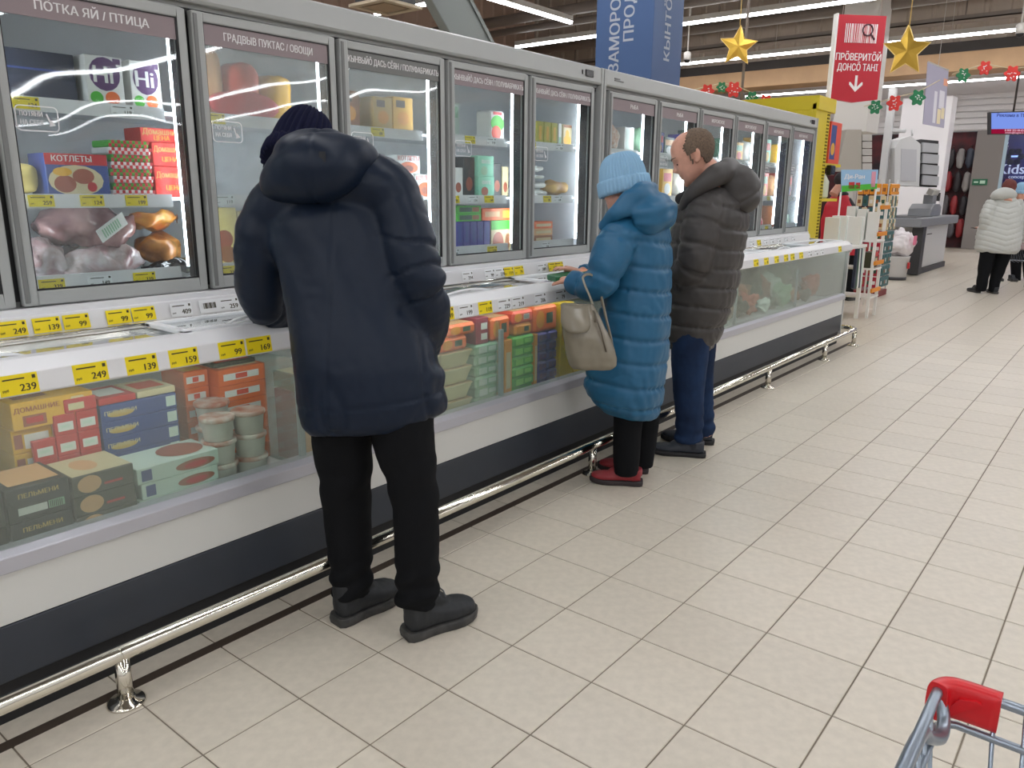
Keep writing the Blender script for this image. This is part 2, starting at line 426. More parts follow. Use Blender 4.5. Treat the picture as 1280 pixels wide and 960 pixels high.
def price_tag(parent, x, yf, z, w, h, price, yellow=True, tilt=0.0):
    mb = MB(); ty = tilt
    u = np.array([1, 0, 0.]); v = np.array([0, math.sin(tilt), math.cos(tilt)]); n = np.array([0, -math.cos(tilt), math.sin(tilt)])
    c = np.array([x+w/2, yf, z+h/2])
    mb.obox(c+n*.0012, u*w/2, v*h/2, n*.0008, 0)
    o = c+n*.0025
    if price:
        mb.text(price, o+u*w*.22-v*h*.2, u, v, h*.50, 1)
        mb.text('руб', o-u*w*.36-v*h*.24, u, v, h*.16, 1)
        mb.obox(o-u*w*.12+v*h*.28, u*w*.28, v*h*.035, n*.0002, 1)
        mb.obox(o+u*w*.40+v*h*.30, u*w*.045, v*h*.09, n*.0002, 1)
    else:
        for k in range(9): mb.obox(o-u*w*.28+u*w*.07*k+v*h*.05, u*w*(.012+.01*(k % 3)), v*h*.22, n*.0002, 1)
    return mb.build('price_tag', [m_yel if yellow else m_tagw, m_ink], parent)

HEAD = {1: 'ПӦТКА ЯЙ / ПТИЦА', 2: 'ГРАДВЫВ ПУКТАС / ОВОЩИ', 3: 'КЫНВЫЙӦ ДАСЬ СЁЯН / ПОЛУФАБРИКАТЫ', 4: 'КЫНВЫЙӦ ДАСЬ СЁЯН / ПОЛУФАБРИКАТЫ',
        5: 'КЫНВЫЙӦ ДАСЬ СЁЯН / ПОЛУФАБРИКАТЫ', 6: 'РЫБА', 7: 'РЫБА', 8: 'МОРОЖЕНОЕ', 9: 'МОРОЖЕНОЕ', 10: 'МОРОЖЕНОЕ', 11: 'МОРОЖЕНОЕ'}
DOORS = {}
for k in range(6): DOORS[k] = (.268+.6255*k+.005, .268+.6255*k+.612)
for k in range(6): DOORS[6+k] = (4.162+.6145*k, 4.162+.6145*k+.598)
SHELF_Z = [1.385, 1.675]
def make_freezer(xa, xb, doors, label):
    t = thing('display_freezer', label, 'freezer', (xa, YF, 0))
    # ---- lower chest
    mb = MB(); mb.box(xa+.02, xb-.05, YF+.012, YB-.03, .0, .13, 0); mb.build('kick_base', m_kick, t)
    mb = MB(); mb.box(xa, xb, YF, YF+.05, .122, .282); mb.build('plinth_panel', m_navy, t, .003)
    mb = MB(); mb.box(xa, xb, YF+.002, YF+.05, .284, .43); mb.build('white_front_panel', m_plw, t, .002)
    mb = MB(); mb.prism([(YF-.012, .430), (YF-.012, .474), (YF+.012, .488), (YF+.06, .488), (YF+.06, .430)], (xa, 0, 0), (0, 1, 0), (0, 0, 1), (xb-xa, 0, 0))
    mb.build('sill', m_sill, t, .003)
    mb = MB(); mb.box(xa, xb, YB-.05, YB, .122, 1.02); mb.box(xa, xb, YF+.05, YB-.05, .40, .44); mb.box(xa, xb, YF+.05, YB-.05, .122, .15)
    mb.build('liner', m_liner, t)
    mb = MB(); mb.box(xa+.01, xb-.01, YF+.012, YF+.018, .486, .90); mb.build('front_glass', m_cglass, t)
    for ex, s in ((xa, 1), (xb, -1)):
        MB().prism([(YF-.004, .09), (YB, .09), (YB, 1.0), (YU, 1.0), (YF-.02, .965), (YF-.02, .88), (YF-.004, .88)], (ex, 0, 0), (0, 1, 0), (0, 0, 1), (s*.028, 0, 0)).build('end_panel', m_grey, t, .004)
    # ---- slanted price rail on the chest rim
    mb = MB(); mb.prism([(YF-.022, .897), (YF-.028, .903), (YF-.020, .955), (YF+.03, .984), (YF+.075, .984), (YF+.075, .965), (YF+.02, .897)], (xa, 0, 0), (0, 1, 0), (0, 0, 1), (xb-xa, 0, 0))
    rail = mb.build('price_rail', m_rail, t, .003)
    MB().box(xa+.03, xb-.03, YF+.048, YF+.066, .902, .914).build('rail_light', emat('chest_led', (244, 246, 250), 11.0), t)
    # ---- rail under the upper doors
    mb = MB(); mb.prism([(YU-.045, .978), (YU-.030, 1.036), (YU+.02, 1.05), (YU+.06, 1.05), (YU+.06, .975)], (xa, 0, 0), (0, 1, 0), (0, 0, 1), (xb-xa, 0, 0))
    mb.box(xa, xb, YU-.02, YU+.05, 1.036, 1.058)
    rail2 = mb.build('upper_price_rail', m_rail, t, .002)
    # ---- top rim with runners and sliding lids
    mb = MB(); mb.box(xa, xb, YU-.095, YU-.02, .955, .978); mb.box(xa, xb, YU-.120, YU-.10, .958, .990); mb.box(xa, xb, YU-.155, YU-.142, .955, .980)
    mb.build('lid_runner', m_steel, t, .003)
    n = 4; L = (xb-xa)/n
    for k in range(n):
        up = k % 2; z = .968+.014*up; x0 = xa+.02+k*L-(.05 if up else 0); x1 = x0+L+(.05 if up else 0)
        x1 = min(x1, xb-.03)
        fr = MB(); y0, y1 = YF+.06, YU-.12
        fr.box(x0, x1, y0, y0+.028, z-.008, z+.010); fr.box(x0, x1, y1-.028, y1, z-.008, z+.010)
        fr.box(x0, x0+.03, y0, y1, z-.006, z+.008); fr.box(x1-.03, x1, y0, y1, z-.006, z+.008)
        lid = fr.build('sliding_lid', m_plas, t, .003)
        MB().box(x0+.02, x1-.02, y0+.02, y1-.02, z-.002, z+.002).build('lid_glass', m_lid, lid)
        hx = x0+.15
        pts = [(hx+.32*i/10, y0+.012, z+.008+.022*math.sin(math.pi*i/10)**.6) for i in range(11)]
        MB().tube(pts, .007, 8, flat=.7).build('lid_handle', m_plas, lid)
    # ---- glass dividers in the chest
    for dx in ([1.585, 2.70] if xa < 1 else [5.35, 6.6]):
        MB().box(dx, dx+.022, YF+.035, YF+.05, .488, .80).build('divider_post', mat('divider_grey', (150, 160, 164), .4), t)
        MB().box(dx+.008, dx+.013, YF+.05, YB-.06, .44, .84).build('divider_pane', m_cglass, t)
    # ---- upper cabinet
    mb = MB()
    mb.box(xa, xb, YB-.04, YB, 1.02, 2.10, 1); mb.box(xa, xb, YU+.05, YB, 1.06, 1.085, 1); mb.box(xa, xb, YU+.02, YB, 2.005, 2.11, 0)
    mb.box(xa, xa+.03, YU+.04, YB, 1.05, 2.05, 1); mb.box(xb-.03, xb, YU+.04, YB, 1.05, 2.05, 1)
    mb.build('cabinet_shell', [m_grey, m_liner], t)
    for ex in (xa, xb-.022): MB().box(ex, ex+.022, YU-.012, YB+.005, .99, 2.112).build('side_panel', m_grey, t, .003)
    mb = MB(); mb.prism([(YU-.006, 2.018), (YU-.012, 2.03), (YU-.006, 2.108), (YU+.015, 2.118), (YB, 2.118), (YB, 2.018)], (xa+.022, 0, 0), (0, 1, 0), (0, 0, 1), (xb-xa-.044, 0, 0))
    mb.build('top_fascia', m_grey, t, .004)
    mb = MB(); mb.box(xa+.02, xb-.02, YU+.025, YU+.05, 1.04, 2.02, 0)
    bxs = [DOORS[d] for d in doors]
    # mullions: black face, led tube behind
    edges = [bxs[0][0]-.006]+[(bxs[i][1]+bxs[i+1][0])/2 for i in range(len(bxs)-1)]+[bxs[-1][1]+.006]
    for i, e in enumerate(edges):
        if e-.03 < xa+.01: continue
        q = MB().box(e-.028, min(e+.028, xb-.023), YU+.03, YU+.085, 1.05, 2.01).build('mullion', m_dgrey, t)
        if i > 0: MB().box(e-.0285, e-.024, YU+.086, YU+.102, 1.14, 1.92).build('led_tube', m_led, q)
        if i < len(edges)-1: MB().box(e+.024, e+.0285, YU+.086, YU+.102, 1.14, 1.92).build('led_tube', m_led, q)  # added twin on the unseen side of the mullion, brightens the cabinet
    MB().box(xa+.022, xb-.022, YU+.028, YU+.06, 1.985, 2.018).build('header_bar', m_dgrey, t)
    MB().box(xa+.022, xb-.022, YU+.028, YU+.06, 1.048, 1.075).build('bottom_bar', m_mid, t)
    # ---- doors
    for d in doors:
        a, b = DOORS[d]; z0, z1 = 1.062, 1.998
        mb = MB(); y0, y1 = YU, YU+.026
        mb.box(a, a+.042, y0-.006, y1, z0, z1); mb.box(b-.030, b, y0, y1, z0, z1); mb.box(a+.042, b-.030, y0, y1, z0, z0+.045); mb.box(a+.042, b-.030, y0, y1, z1-.032, z1)
        door = mb.build('door', m_grey, t, .005)
        MB().box(a+.036, b-.026, y0+.008, y0+.014, z0+.04, z1-.028).build('glass_pane', m_glass_h if d in (2, 3) else m_glass, door)
        g_ = MB(); yy0, yy1 = y0+.002, y0+.012
        g_.box(a+.042, a+.046, yy0, yy1, z0+.045, z1-.032); g_.box(b-.037, b-.030, yy0, yy1, z0+.045, z1-.032); g_.box(a+.046, b-.037, yy0, yy1, z0+.045, z0+.050); g_.box(a+.046, b-.037, yy0, yy1, z1-.035, z1-.032)
        g_.build('gasket', m_dgrey, door)
        MB().box(a+.003, a+.018, y0-.012, y0-.006, z0+.01, z1-.01).build('grip_strip', m_mid, door, .004)
        md = m_decal3 if d == 3 else m_decal
        MB().box(a+.042, b-.030, y0+.0045, y0+.0075, z1-.102, z1-.032).build('header_band', md, door)
        if d in HEAD:
            c = (a+b)/2+.006
            MB().text(HEAD[d], (c, y0+.0038, z1-.069), (1, 0, 0), (0, 0, 1), .036 if d in (1, 2) else .034, 0, width=(b-a)*(.62 if d <= 2 else .865)).build('lettering', m_print, door)
        # pull sticker: rounded outline, words, arrow
        sx0, sx1, sz0, sz1 = a+.052, a+.168, 1.578, 1.648
        mb = MB(); r = .013; yy = y0+.006
        outl = []
        for cx, cz, st in ((sx1-r, sz1-r, 0), (sx0+r, sz1-r, 90), (sx0+r, sz0+r, 180), (sx1-r, sz0+r, 270)):
            for q in range(5): an = math.radians(st+90*q/4); outl.append((cx+r*math.cos(an), cz+r*math.sin(an)))
        for q in range(len(outl)):
            p0, p1 = outl[q], outl[(q+1) % len(outl)]
            dx, dz = p1[0]-p0[0], p1[1]-p0[1]; ll = math.hypot(dx, dz)+1e-9; nx, nz = -dz/ll*.0016, dx/ll*.0016
            mb.add([(p0[0]-nx, yy, p0[1]-nz), (p1[0]-nx, yy, p1[1]-nz), (p1[0]+nx, yy, p1[1]+nz), (p0[0]+nx, yy, p0[1]+nz)], [(0, 1, 2, 3)])
        cxm = (sx0+sx1)/2-.016
        mb.text('ПОТЯНИ', (cxm, yy, (sz0+sz1)/2+.012), (1, 0, 0), (0, 0, 1), .019, 0, width=.062)
        mb.text('НА СЕБЯ', (cxm, yy, (sz0+sz1)/2-.012), (1, 0, 0), (0, 0, 1), .019, 0, width=.062)
        ax = sx1-.034
        mb.add([(ax, yy, sz1-.02), (ax+.005, yy, sz1-.02), (ax+.013, yy, sz0+.026), (ax+.009, yy, sz0+.022)], [(0, 3, 2, 1)])
        mb.add([(ax+.007, yy, sz0+.014), (ax+.026, yy, sz0+.018), (ax+.013, yy, sz0+.034)], [(0, 1, 2)])
        mb.build('pull_sticker', m_print, door)
    # ---- shelves
    for i, d in enumerate(doors):
        a, b = DOORS[d]
        for z in SHELF_Z:
            mb = MB(); mb.box(max(a-.004, xa+.032), min(b+.016, xb-.032), YU+.12, YB-.05, z-.012, z, 0)
            mb.prism([(YU+.112, z-.022), (YU+.098, z-.034), (YU+.104, z+.010), (YU+.118, z+.010)], (a+.02, 0, 0), (0, 1, 0), (0, 0, 1), (b-a-.07, 0, 0), 1)
            sh = mb.build('shelf', [m_liner, m_rail], t)
            for q in range(3):
                if random.random() < .75:
                    price_tag(sh, a+.06+.15*q+random.uniform(0, .05), YU+.0995, z-.029, .075, .036, random.choice(['149', '119', '124', '89', '199', '259', '99']), random.random() < .5, 0.1)
        mb = MB(); mb.prism([(YU+.085, 1.085), (YU+.090, 1.142), (YU+.1, 1.142), (YU+.12, 1.085)], (a+.02, 0, 0), (0, 1, 0), (0, 0, 1), (b-a-.07, 0, 0), 0)
        bs = mb.build('bottom_price_rail', m_rail, t)
        for q in range(3):
            if random.random() < .6: price_tag(bs, a+.08+.15*q, YU+.0865, 1.095, .078, .036, random.choice(['239', '169', '149', '229', '329']), random.random() < .5, 0.05)
    return t, rail, rail2
fz1, rail1, rail1u = make_freezer(X0, X_SPLIT-.004, range(0, 6), 'grey combination freezer with open chest below, nearest the trolley, with the poultry door')
fz2, rail2, rail2u = make_freezer(X_SPLIT+.004, X_END, range(6, 12), 'second grey combination freezer farther down the aisle, ending at the yellow shelving')
# black temperature display on each fascia
for fz, x in ((fz1, 3.93), (fz2, 7.72)):
    MB().box(x-.04, x+.04, YU-.016, YU-.006, 2.048, 2.085).box(x-.075, x-.066, YU-.014, YU-.008, 2.055, 2.08).build('temperature_display', mat('black_gloss', (18, 18, 20), .2), fz, .004)
MB().box(4.2, 4.3, YU-.014, YU-.0105, 2.055, 2.062).box(4.2, 4.26, YU-.014, YU-.0105, 2.066, 2.073).build('maker_plate', m_mid, fz2)
# price tags on the rails (price, left/right pixel edges on the photograph's rail lines)
def rail_tags(parent, items, yf, z, h, tilt, zpix):
    for px, price, yel in items:
        p = on_y(px, zpix(px), yf)
        price_tag(parent, p[0], yf+.001, z, .090 if h > .05 else .078, h, price, yel, tilt)
lo = lambda px: 480-.166*px
rail_tags(rail1, [(-2, '239', 1), (91, '249', 1), (157, '139', 1), (211, '159', 1), (273, '99', 1), (308, '169', 1)], YF-.024, .902, .052, .15, lo)
rail_tags(rail1, [(548, '149', 1), (573, '199', 0), (598, '119', 1), (622, '229', 0), (640, '219', 0), (668, '206', 0), (694, '79', 0)], YF-.024, .902, .052, .15, lo)
hi = lambda px: 412-.12*px
rail_tags(rail1u, [(-3, '249', 1), (41, '139', 1), (79, '99', 1), (133, '99', 1), (165, '99', 1), (213, '409', 0), (249, '', 0), (274, '259', 0)], YU-.0425, .984, .046, .25, hi)
rail_tags(rail1u, [(578, '294', 0), (606, '99', 0), (619, '239', 0), (630, '119', 1), (643, '79', 1), (672, '289', 0), (686, '149', 1), (694, '139', 1)], YU-.0425, .984, .046, .25, hi)
rail_tags(rail2, [(942, '99', 1), (955, '89', 1), (968, '129', 1), (980, '159', 1), (988, '199', 1), (999, '69', 1), (1048, '89', 1), (1010, '149', 0), (1018, '169', 0), (1025, '99', 0)], YF-.024, .902, .052, .15, lambda px: 480-.16*px)
rail_tags(rail2u, [(938, '199', 0), (947, '149', 1), (955, '99', 0), (963, '189', 0), (972, '249', 0), (981, '119', 0), (990, '129', 0)], YU-.0425, .984, .046, .25, lambda px: 412-.118*px)

# ================================================================== chrome bumper rail
t = thing('bumper_rail', 'polished steel bumper rail on short posts along the freezer foot', 'rail', (.8, 2.05, 0))
zr = .155
MB().tube([(-1.4, 2.05, zr), (7.72, 2.05, zr), (7.80, 2.056, zr), (7.86, 2.085, zr), (7.885, 2.15, zr), (7.89, 2.30, zr)], .0235, 16).build('tube', m_steel, t)
for px_ in (-1.58, .82, 3.22, 5.62, 6.93, 7.80):
    q = MB().lathe([(.021, .006), (.021, zr-.01)], (px_, 2.05, 0), 16).build('post', m_steel, t)
    MB().lathe([(.052, .0), (.052, .004), (.046, .010), (.026, .013), (.024, .020)], (px_, 2.05, 0), 20).build('floor_flange', m_steel, q)
for px_ in (.815, 3.215, 5.615): MB().tube([(px_-.002, 2.05, zr), (px_+.002, 2.05, zr)], .0243, 16).build('joint_ring', m_steel, t)
# ================================================================== people
_NH = np.array([math.cos(YAW), math.sin(YAW), 0.0]); _UH = np.array([math.sin(YAW), -math.cos(YAW), 0.0]); _ZH = np.array([0, 0, 1.0])
def fuse(name, mb, voxel, smooth=4, disp=None, mats=None, sfac=.5):
    me = mb.mesh(name+'_src', [])
    o = bpy.data.objects.new('tmp', me); COL.objects.link(o)
    r = o.modifiers.new('r', 'REMESH'); r.mode = 'VOXEL'; r.voxel_size = voxel; r.use_smooth_shade = True
    if smooth: s = o.modifiers.new('s', 'SMOOTH'); s.factor = sfac; s.iterations = smooth
    dg = bpy.context.evaluated_depsgraph_get(); out = bpy.data.meshes.new_from_object(o.evaluated_get(dg))
    bpy.data.objects.remove(o); bpy.data.meshes.remove(me)
    out.name = name
    n = len(out.vertices)
    if disp is not None and n:
        co = np.empty(n*3); out.vertices.foreach_get('co', co); co = co.reshape(-1, 3)
        no = np.empty(n*3); out.vertices.foreach_get('normal', no); no = no.reshape(-1, 3)
        d = disp(co, no)
        co = co+no*d[:, None] if d.ndim == 1 else co+d
        out.vertices.foreach_set('co', co.ravel())
    out.polygons.foreach_set('use_smooth', [True]*len(out.polygons))
    out.materials.clear()
    for m in (mats or []): out.materials.append(m)
    out.update(); return out
def nz(co, scale, off=0.0, stretch=(1, 1, 1)):
    q = co*np.array(stretch)*scale+off
    return np.array([mnoise.noise(Vector(p)) for p in q])
def seg_param(co, path):
    """distance to a polyline and arc length along it"""
    P = [np.array(p, float) for p in path]; best = np.full(len(co), 1e9); sp = np.zeros(len(co)); acc = 0.0
    for a, b in zip(P[:-1], P[1:]):
        ab = b-a; L = np.linalg.norm(ab); t = np.clip(((co-a)@ab)/(L*L), 0, 1)
        d = np.linalg.norm(co-(a+t[:, None]*ab), axis=1); m = d < best
        best[m] = d[m]; sp[m] = acc+t[m]*L; acc += L
    return best, sp
def smooth_path(pts, n=6):
    """Catmull-Rom through (point, radius) pairs"""
    Q = [np.array(list(p)+[r], float) for p, r in pts]; Q = [2*Q[0]-Q[1]]+Q+[2*Q[-1]-Q[-2]]; out = []
    for i in range(1, len(Q)-2):
        for k in range(n):
            t = k/n; a, b, c, d = Q[i-1:i+3]
            out.append(.5*((2*b)+(-a+c)*t+(2*a-5*b+4*c-d)*t*t+(-a+3*b-3*c+d)*t**3))
    out.append(Q[-2]); return [o[:3] for o in out], [max(.004, o[3]) for o in out]
class Fig:
    def __init__(s, gx, gy): s.g = np.array([gx, gy, 0.0])
    def P(s, px, py, v=0.0):
        r = ray(px, py); t = ((s.g@_NH)+v)/(r@_NH); return _C+r*t
    def k(s, px, py, v=0.0):                      # metres per pixel there
        return np.linalg.norm((s.P(px+1, py, v)-s.P(px, py, v)))
    def ring(s, py, pl, pr, v, ratio, f, e=2.3, n=28, tilt=0.0, pitch=0.0, size=1.0):
        f = np.array(f, float); f = f/np.linalg.norm(f); fw = f[0]*_UH+f[1]*_NH; rt = f[1]*_UH-f[0]*_NH
        c = s.P((pl+pr)/2, py, v); hw = (pr-pl)/2*s.k((pl+pr)/2, py, v)
        a = hw/math.sqrt(f[1]**2+(ratio*f[0])**2)*size; b = a*ratio; out = []
        for j in range(n):
            t = 2*math.pi*j/n; cs, sn = math.cos(t), math.sin(t)
            x = a*math.copysign(abs(cs)**(2/e), cs); y = b*math.copysign(abs(sn)**(2/e), sn)
            p = c+x*rt+y*fw; out.append(p+_ZH*(tilt*((p-c)@_UH)+pitch*((p-c)@_NH)))
        return out
    def limb(s, pts, n=6):                       # pts: (px,py,v,radius_m)
        return smooth_path([(s.P(a, b, v), r) for a, b, v, r in pts], n)
def frame(fu, fv, pitch=0.0, roll=0.0):
    """head frame from facing in (image-right, away) plane; pitch > 0 looks down"""
    f = np.array([fu, fv]); f = f/np.linalg.norm(f)
    fw = (f[0]*_UH+f[1]*_NH)*math.cos(pitch)-_ZH*math.sin(pitch); rt = f[1]*_UH-f[0]*_NH; up = np.cross(rt, fw)
    c, q = math.cos(roll), math.sin(roll)
    return np.stack([c*rt+q*up, fw, -q*rt+c*up], 1)      # columns: right, forward, up
HZ = [.118, .112, .10, .08, .055, .03, .01, -.01, -.03, -.05, -.07, -.09, -.105, -.118]
HW = [.012, .034, .054, .069, .077, .079, .078, .075, .071, .067, .061, .051, .036, .014]
HF = [.012, .036, .060, .078, .087, .090, .087, .088, .089, .089, .087, .086, .083, .066]
HB_ = [-.012, -.046, -.071, -.093, -.104, -.105, -.100, -.090, -.076, -.060, -.045, -.03, -.005, .02]
def head_point(z, t, grow=0.0):
    """point on the head surface: z height, t angle (90 degrees = straight ahead)"""
    zz = -z; xs = [-q for q in HZ]
    w_, f_, b_ = np.interp(zz, xs, HW)+grow, np.interp(zz, xs, HF)+grow, np.interp(zz, xs, HB_)-grow
    cs, sn = math.cos(t), math.sin(t); e = 2/2.2
    x = w_*math.copysign(abs(cs)**e, cs); y = (f_+b_)/2+(f_-b_)/2*math.copysign(abs(sn)**e, sn)
    if sn > 0:
        g = lambda x0, z0, sx, sz: math.exp(-((abs(x)-x0)/sx)**2-((z-z0)/sz)**2)
        y += .021*g(0, -.020, .0125, .012)+.012*g(0, .0, .0085, .022)+.006*g(.030, .030, .024, .008)-.008*g(.031, .010, .015, .010)+.004*g(.031, .006, .010, .006)
        y += .004*g(.045, -.022, .018, .018)+.005*g(0, -.050, .02, .005)-.004*g(0, -.0575, .024, .003)+.005*g(0, -.066, .018, .006)-.005*g(0, -.079, .02, .007)+.007*g(0, -.100, .02, .014)
    return np.array((x, y, z))
def head_parts(mb, c, R, s=1.0, neck=True):
    c = np.array(c, float)
    zs = np.concatenate([np.linspace(.118, -.118, 64)]); n = 64
    mb.loft([[c+R@(head_point(z, 2*math.pi*j/n)*s) for j in range(n)] for z in zs], 0)
    for q in (-1, 1):
        a = q*.35; ro = np.array([[math.cos(a), -math.sin(a), 0], [math.sin(a), math.cos(a), 0], [0, 0, 1]])
        for p_, r_ in (((.078, -.012, .0), (.007, .018, .031)), ((.082, -.020, .008), (.006, .014, .022)), ((.076, -.004, -.024), (.007, .009, .010))):
            mb.ellipsoid(c+R@(np.array((q*p_[0], p_[1], p_[2]))*s), r_[0]*s, r_[1]*s, r_[2]*s, 16, 10, 0, R@ro)
    if neck: mb.tube([c+R@(np.array((0, -.02, -.05))*s), c+R@(np.array((0, -.04, -.11))*s), c+R@(np.array((0, -.06, -.2))*s)], [.052*s, .055*s, .064*s], 16)
def hand_parts(mb, wrist, dirv, normal, side, curl=.5, s=1.0, spread=.05):
    """palm + four unequal bent fingers + thumb leaving the side of the palm. normal = back of the hand"""
    w = np.array(wrist, float); d = np.array(dirv, float); d /= np.linalg.norm(d); n = np.array(normal, float); n -= d*(n@d); n /= np.linalg.norm(n)
    x = np.cross(d, n)*side                       # towards the thumb
    mb.tube([w-d*.03, w+d*.01, w+d*.05, w+d*.085], [.026*s, .030*s, .038*s, .036*s], 12, flat=.48)
    for k, (off, L) in enumerate(((.028, .072), (.0095, .080), (-.0095, .074), (-.028, .058))):
        b = w+d*.078*s+x*off*s; dd = d+x*spread*(1.5-k)*.6; dd /= np.linalg.norm(dd); pts = [b-d*.02]; a = 0.0; p = b
        for q, fr in enumerate((0, .45, .3, .25)):
            if q: a += curl*(.55, .75, .6)[q-1]
            pts.append(p); dv = dd*math.cos(a)-n*math.sin(a)
            p = p+dv*L*s*(.45, .3, .25, 0)[q] if q < 3 else p
        mb.tube(pts, [.0085*s, .0088*s, .0082*s, .0075*s, .0055*s][:len(pts)], 8)
    b = w+d*.022+x*.026*s; p1 = b+(d*.55+x*.75-n*.25)*.038*s; p2 = p1+(d*.85+x*.2-n*.4)*.03*s; p3 = p2+(d*.9-x*.1-n*.45)*.024*s
    mb.tube([w+d*.01, b, p1, p2, p3], [.014*s, .013*s, .0105*s, .0095*s, .006*s], 8)
def beanie(name, c, R, s, mat_, parent, ribs=34, h=.125, fold=True, rad=.098, foldh=.05, depth=.0035, low=.045):
    n = ribs*6; rings = []; prof = []
    for i in range(26):
        t = i/25; z = -low+(h+low)*math.sin(t*math.pi/2); r = rad*max(0.0, math.cos(max(0, (t-.18)/.82)*math.pi/2))**.62 if t > .18 else rad
        prof.append((max(r, .004), z))
    for r, z in prof:
        rings.append([np.array(((r+depth*math.cos(ribs*2*math.pi*j/n)*min(1, r/.04))*math.cos(2*math.pi*j/n)*.93, (r+depth*math.cos(ribs*2*math.pi*j/n)*min(1, r/.04))*math.sin(2*math.pi*j/n)*1.1, z)) for j in range(n)])
    mb = MB(); c = np.array(c, float)
    mb.loft([[c+R@(p*s) for p in ring] for ring in rings], 0, True, True)
    if fold:
        rr = []
        for r, z in ((rad+.001, -.001-low), (rad+.011, .001-low), (rad+.013, .015-low), (rad+.012, foldh-.015-low), (rad+.008, foldh-.003-low), (rad-.002, foldh-.001-low)):
            rr.append([c+R@(np.array(((r+depth*math.cos(ribs*2*math.pi*j/n))*math.cos(2*math.pi*j/n)*.93, (r+depth*math.cos(ribs*2*math.pi*j/n))*math.sin(2*math.pi*j/n)*1.1, z))*s) for j in range(n)])
        mb.loft(rr, 0, True, False)
    return mb.build(name, mat_, parent)
def shoe(heel, toe, L, parent, m_up, m_sole, high=0.0, wide=.05, sole_h=.03, name='shoe', toe_h=.06, laces=None, open_h=.085):
    """heel and toe are ground points; the shoe is built along that heading with length L"""
    h = np.array([heel[0], heel[1], 0.0]); d = np.array([toe[0]-heel[0], toe[1]-heel[1], 0.0]); d /= np.linalg.norm(d); x = np.cross(d, _ZH)
    st = [(0, .55, .9), (.05, .78, 1), (.15, .86, 1), (.3, .80, 1), (.45, .82, 1), (.62, .98, 1), (.75, 1.0, 1), (.87, .92, 1), (.95, .72, 1), (1.0, .42, 1)]
    # sole: outline extruded, slightly flared
    outl = [(wide*w_, s_*L) for s_, w_, _ in st]+[(-wide*w_, s_*L) for s_, w_, _ in reversed(st)]
    mb = MB(); n = len(outl)
    def lay(z, k, lift): return [h+x*(a*k)+d*(b if k <= 1 else (b-L/2)*(1+(k-1)*.5)+L/2)+_ZH*(z+lift*max(0, (b/L-.7))**2) for a, b in outl]
    mb.loft([lay(0, .92, .15), lay(.005, 1.0, .15), lay(sole_h*.55, 1.03, .15), lay(sole_h*.9, 1.0, .15), lay(sole_h, .96, .15)], 0, True, True)
    me = mb.mesh('sole', [m_sole]); o = link('sole', me, parent)
    up = MB(); rings = []
    for s_, w_, _ in st:
        top = open_h if s_ < .3 else (open_h+(toe_h*.95-open_h)*min(1, (s_-.3)/.32) if s_ < .62 else toe_h*(1-.38*((s_-.62)/.38)**2.4))
        w2 = wide*w_*1.0; ring = []
        for j in range(20):
            t = 2*math.pi*j/20; cs, sn = math.cos(t), math.sin(t)
            zz = sole_h*.7+(top-sole_h*.7)*(.5+.5*math.copysign(abs(sn)**.75, sn)); tw = 1-.22*max(0, sn)**2
            ring.append(h+d*(.012+s_*(L-.02))+x*(w2*math.copysign(abs(cs)**.8, cs)*tw)+_ZH*(zz+.10*max(0, s_-.7)**2))
        rings.append(ring)
    up.loft(rings, 0, True, True)
    if high:
        up.tube([h+d*L*.19+_ZH*.05, h+d*L*.19+_ZH*open_h, h+d*L*.19+_ZH*high], [.046, .048, .046], 18)
        up.tube([h+d*L*.62+_ZH*toe_h*.75, h+d*L*.42+_ZH*open_h*.95, h+d*L*.27+_ZH*(high-.03)], [.024, .034, .036], 12)
    def dsp(co, no): return .0012*nz(co, 60.)
    me = fuse('upper', up, .005, 3, dsp, [m_up]); u = link('upper', me, parent)
    if laces is not None:
        for k in range(4):
            q = .32+.085*k if not high else .27+.085*k
            zt = (open_h+(toe_h-open_h)*min(1, max(0, (q-.3)/.32)))+.006 if not high else (high+.012)+(toe_h+.018-high)*((q-.24)/.38)
            cpt = h+d*L*q+_ZH*zt
            MB().tube([cpt-x*.026-_ZH*.012, cpt-x*.012+_ZH*.003, cpt+x*.012+_ZH*.003, cpt+x*.026-_ZH*.012], .0028, 6).build('lace', laces, u)
    return o
def puff_phase(s): return 1-np.exp(-(np.sin(np.pi*s)/.30)**2)
def crease(co, k, off=0.0, st=(1, 1, 1), w=.07):
    return np.exp(-(nz(co, k, off, st)/w)**2)
m_skin = mat('skin', (206, 152, 130), .5, var=.05, vscale=40, bump=.1, bscale=300, bdist=.0005)

# ------------------------------------------------------------------ man in the dark navy jacket
m_navyj = mat('navy_jacket', (17, 29, 47), .42, spec=.25, bump=.25, bscale=420, bdist=.0006)
m_blackt = mat('black_trousers', (17, 18, 21), .85, spec=.15, bump=.3, bscale=500, bdist=.0006)
m_boot = mat('black_boot', (40, 42, 45), .55, spec=.35, bump=.4, bscale=200, bdist=.0008)
m_bsole = mat('boot_sole', (72, 71, 69), .7, rgb2=(50, 50, 50), vscale=30)
m_lace = mat('boot_lace', (92, 94, 98), .7)
m_bean1 = mat('navy_beanie', (20, 22, 46), .9, spec=.15, bump=.4, bscale=600, bdist=.0006)
A = Fig(1.6, 1.78); f = (-.12, 1)
man1 = thing('person', 'person in dark navy hooded jacket and navy beanie, seen from behind, bending over the freezer', 'person', (1.6, 1.78, 0))
HA = A.P(374, 196, .20); RA = frame(-.12, .98, .60, -.25)
armL = [(345, 262, .10, .075), (330, 290, .10, .088), (327, 335, .12, .084), (334, 382, .19, .078), (372, 402, .36, .066), (430, 415, .55, .055)]
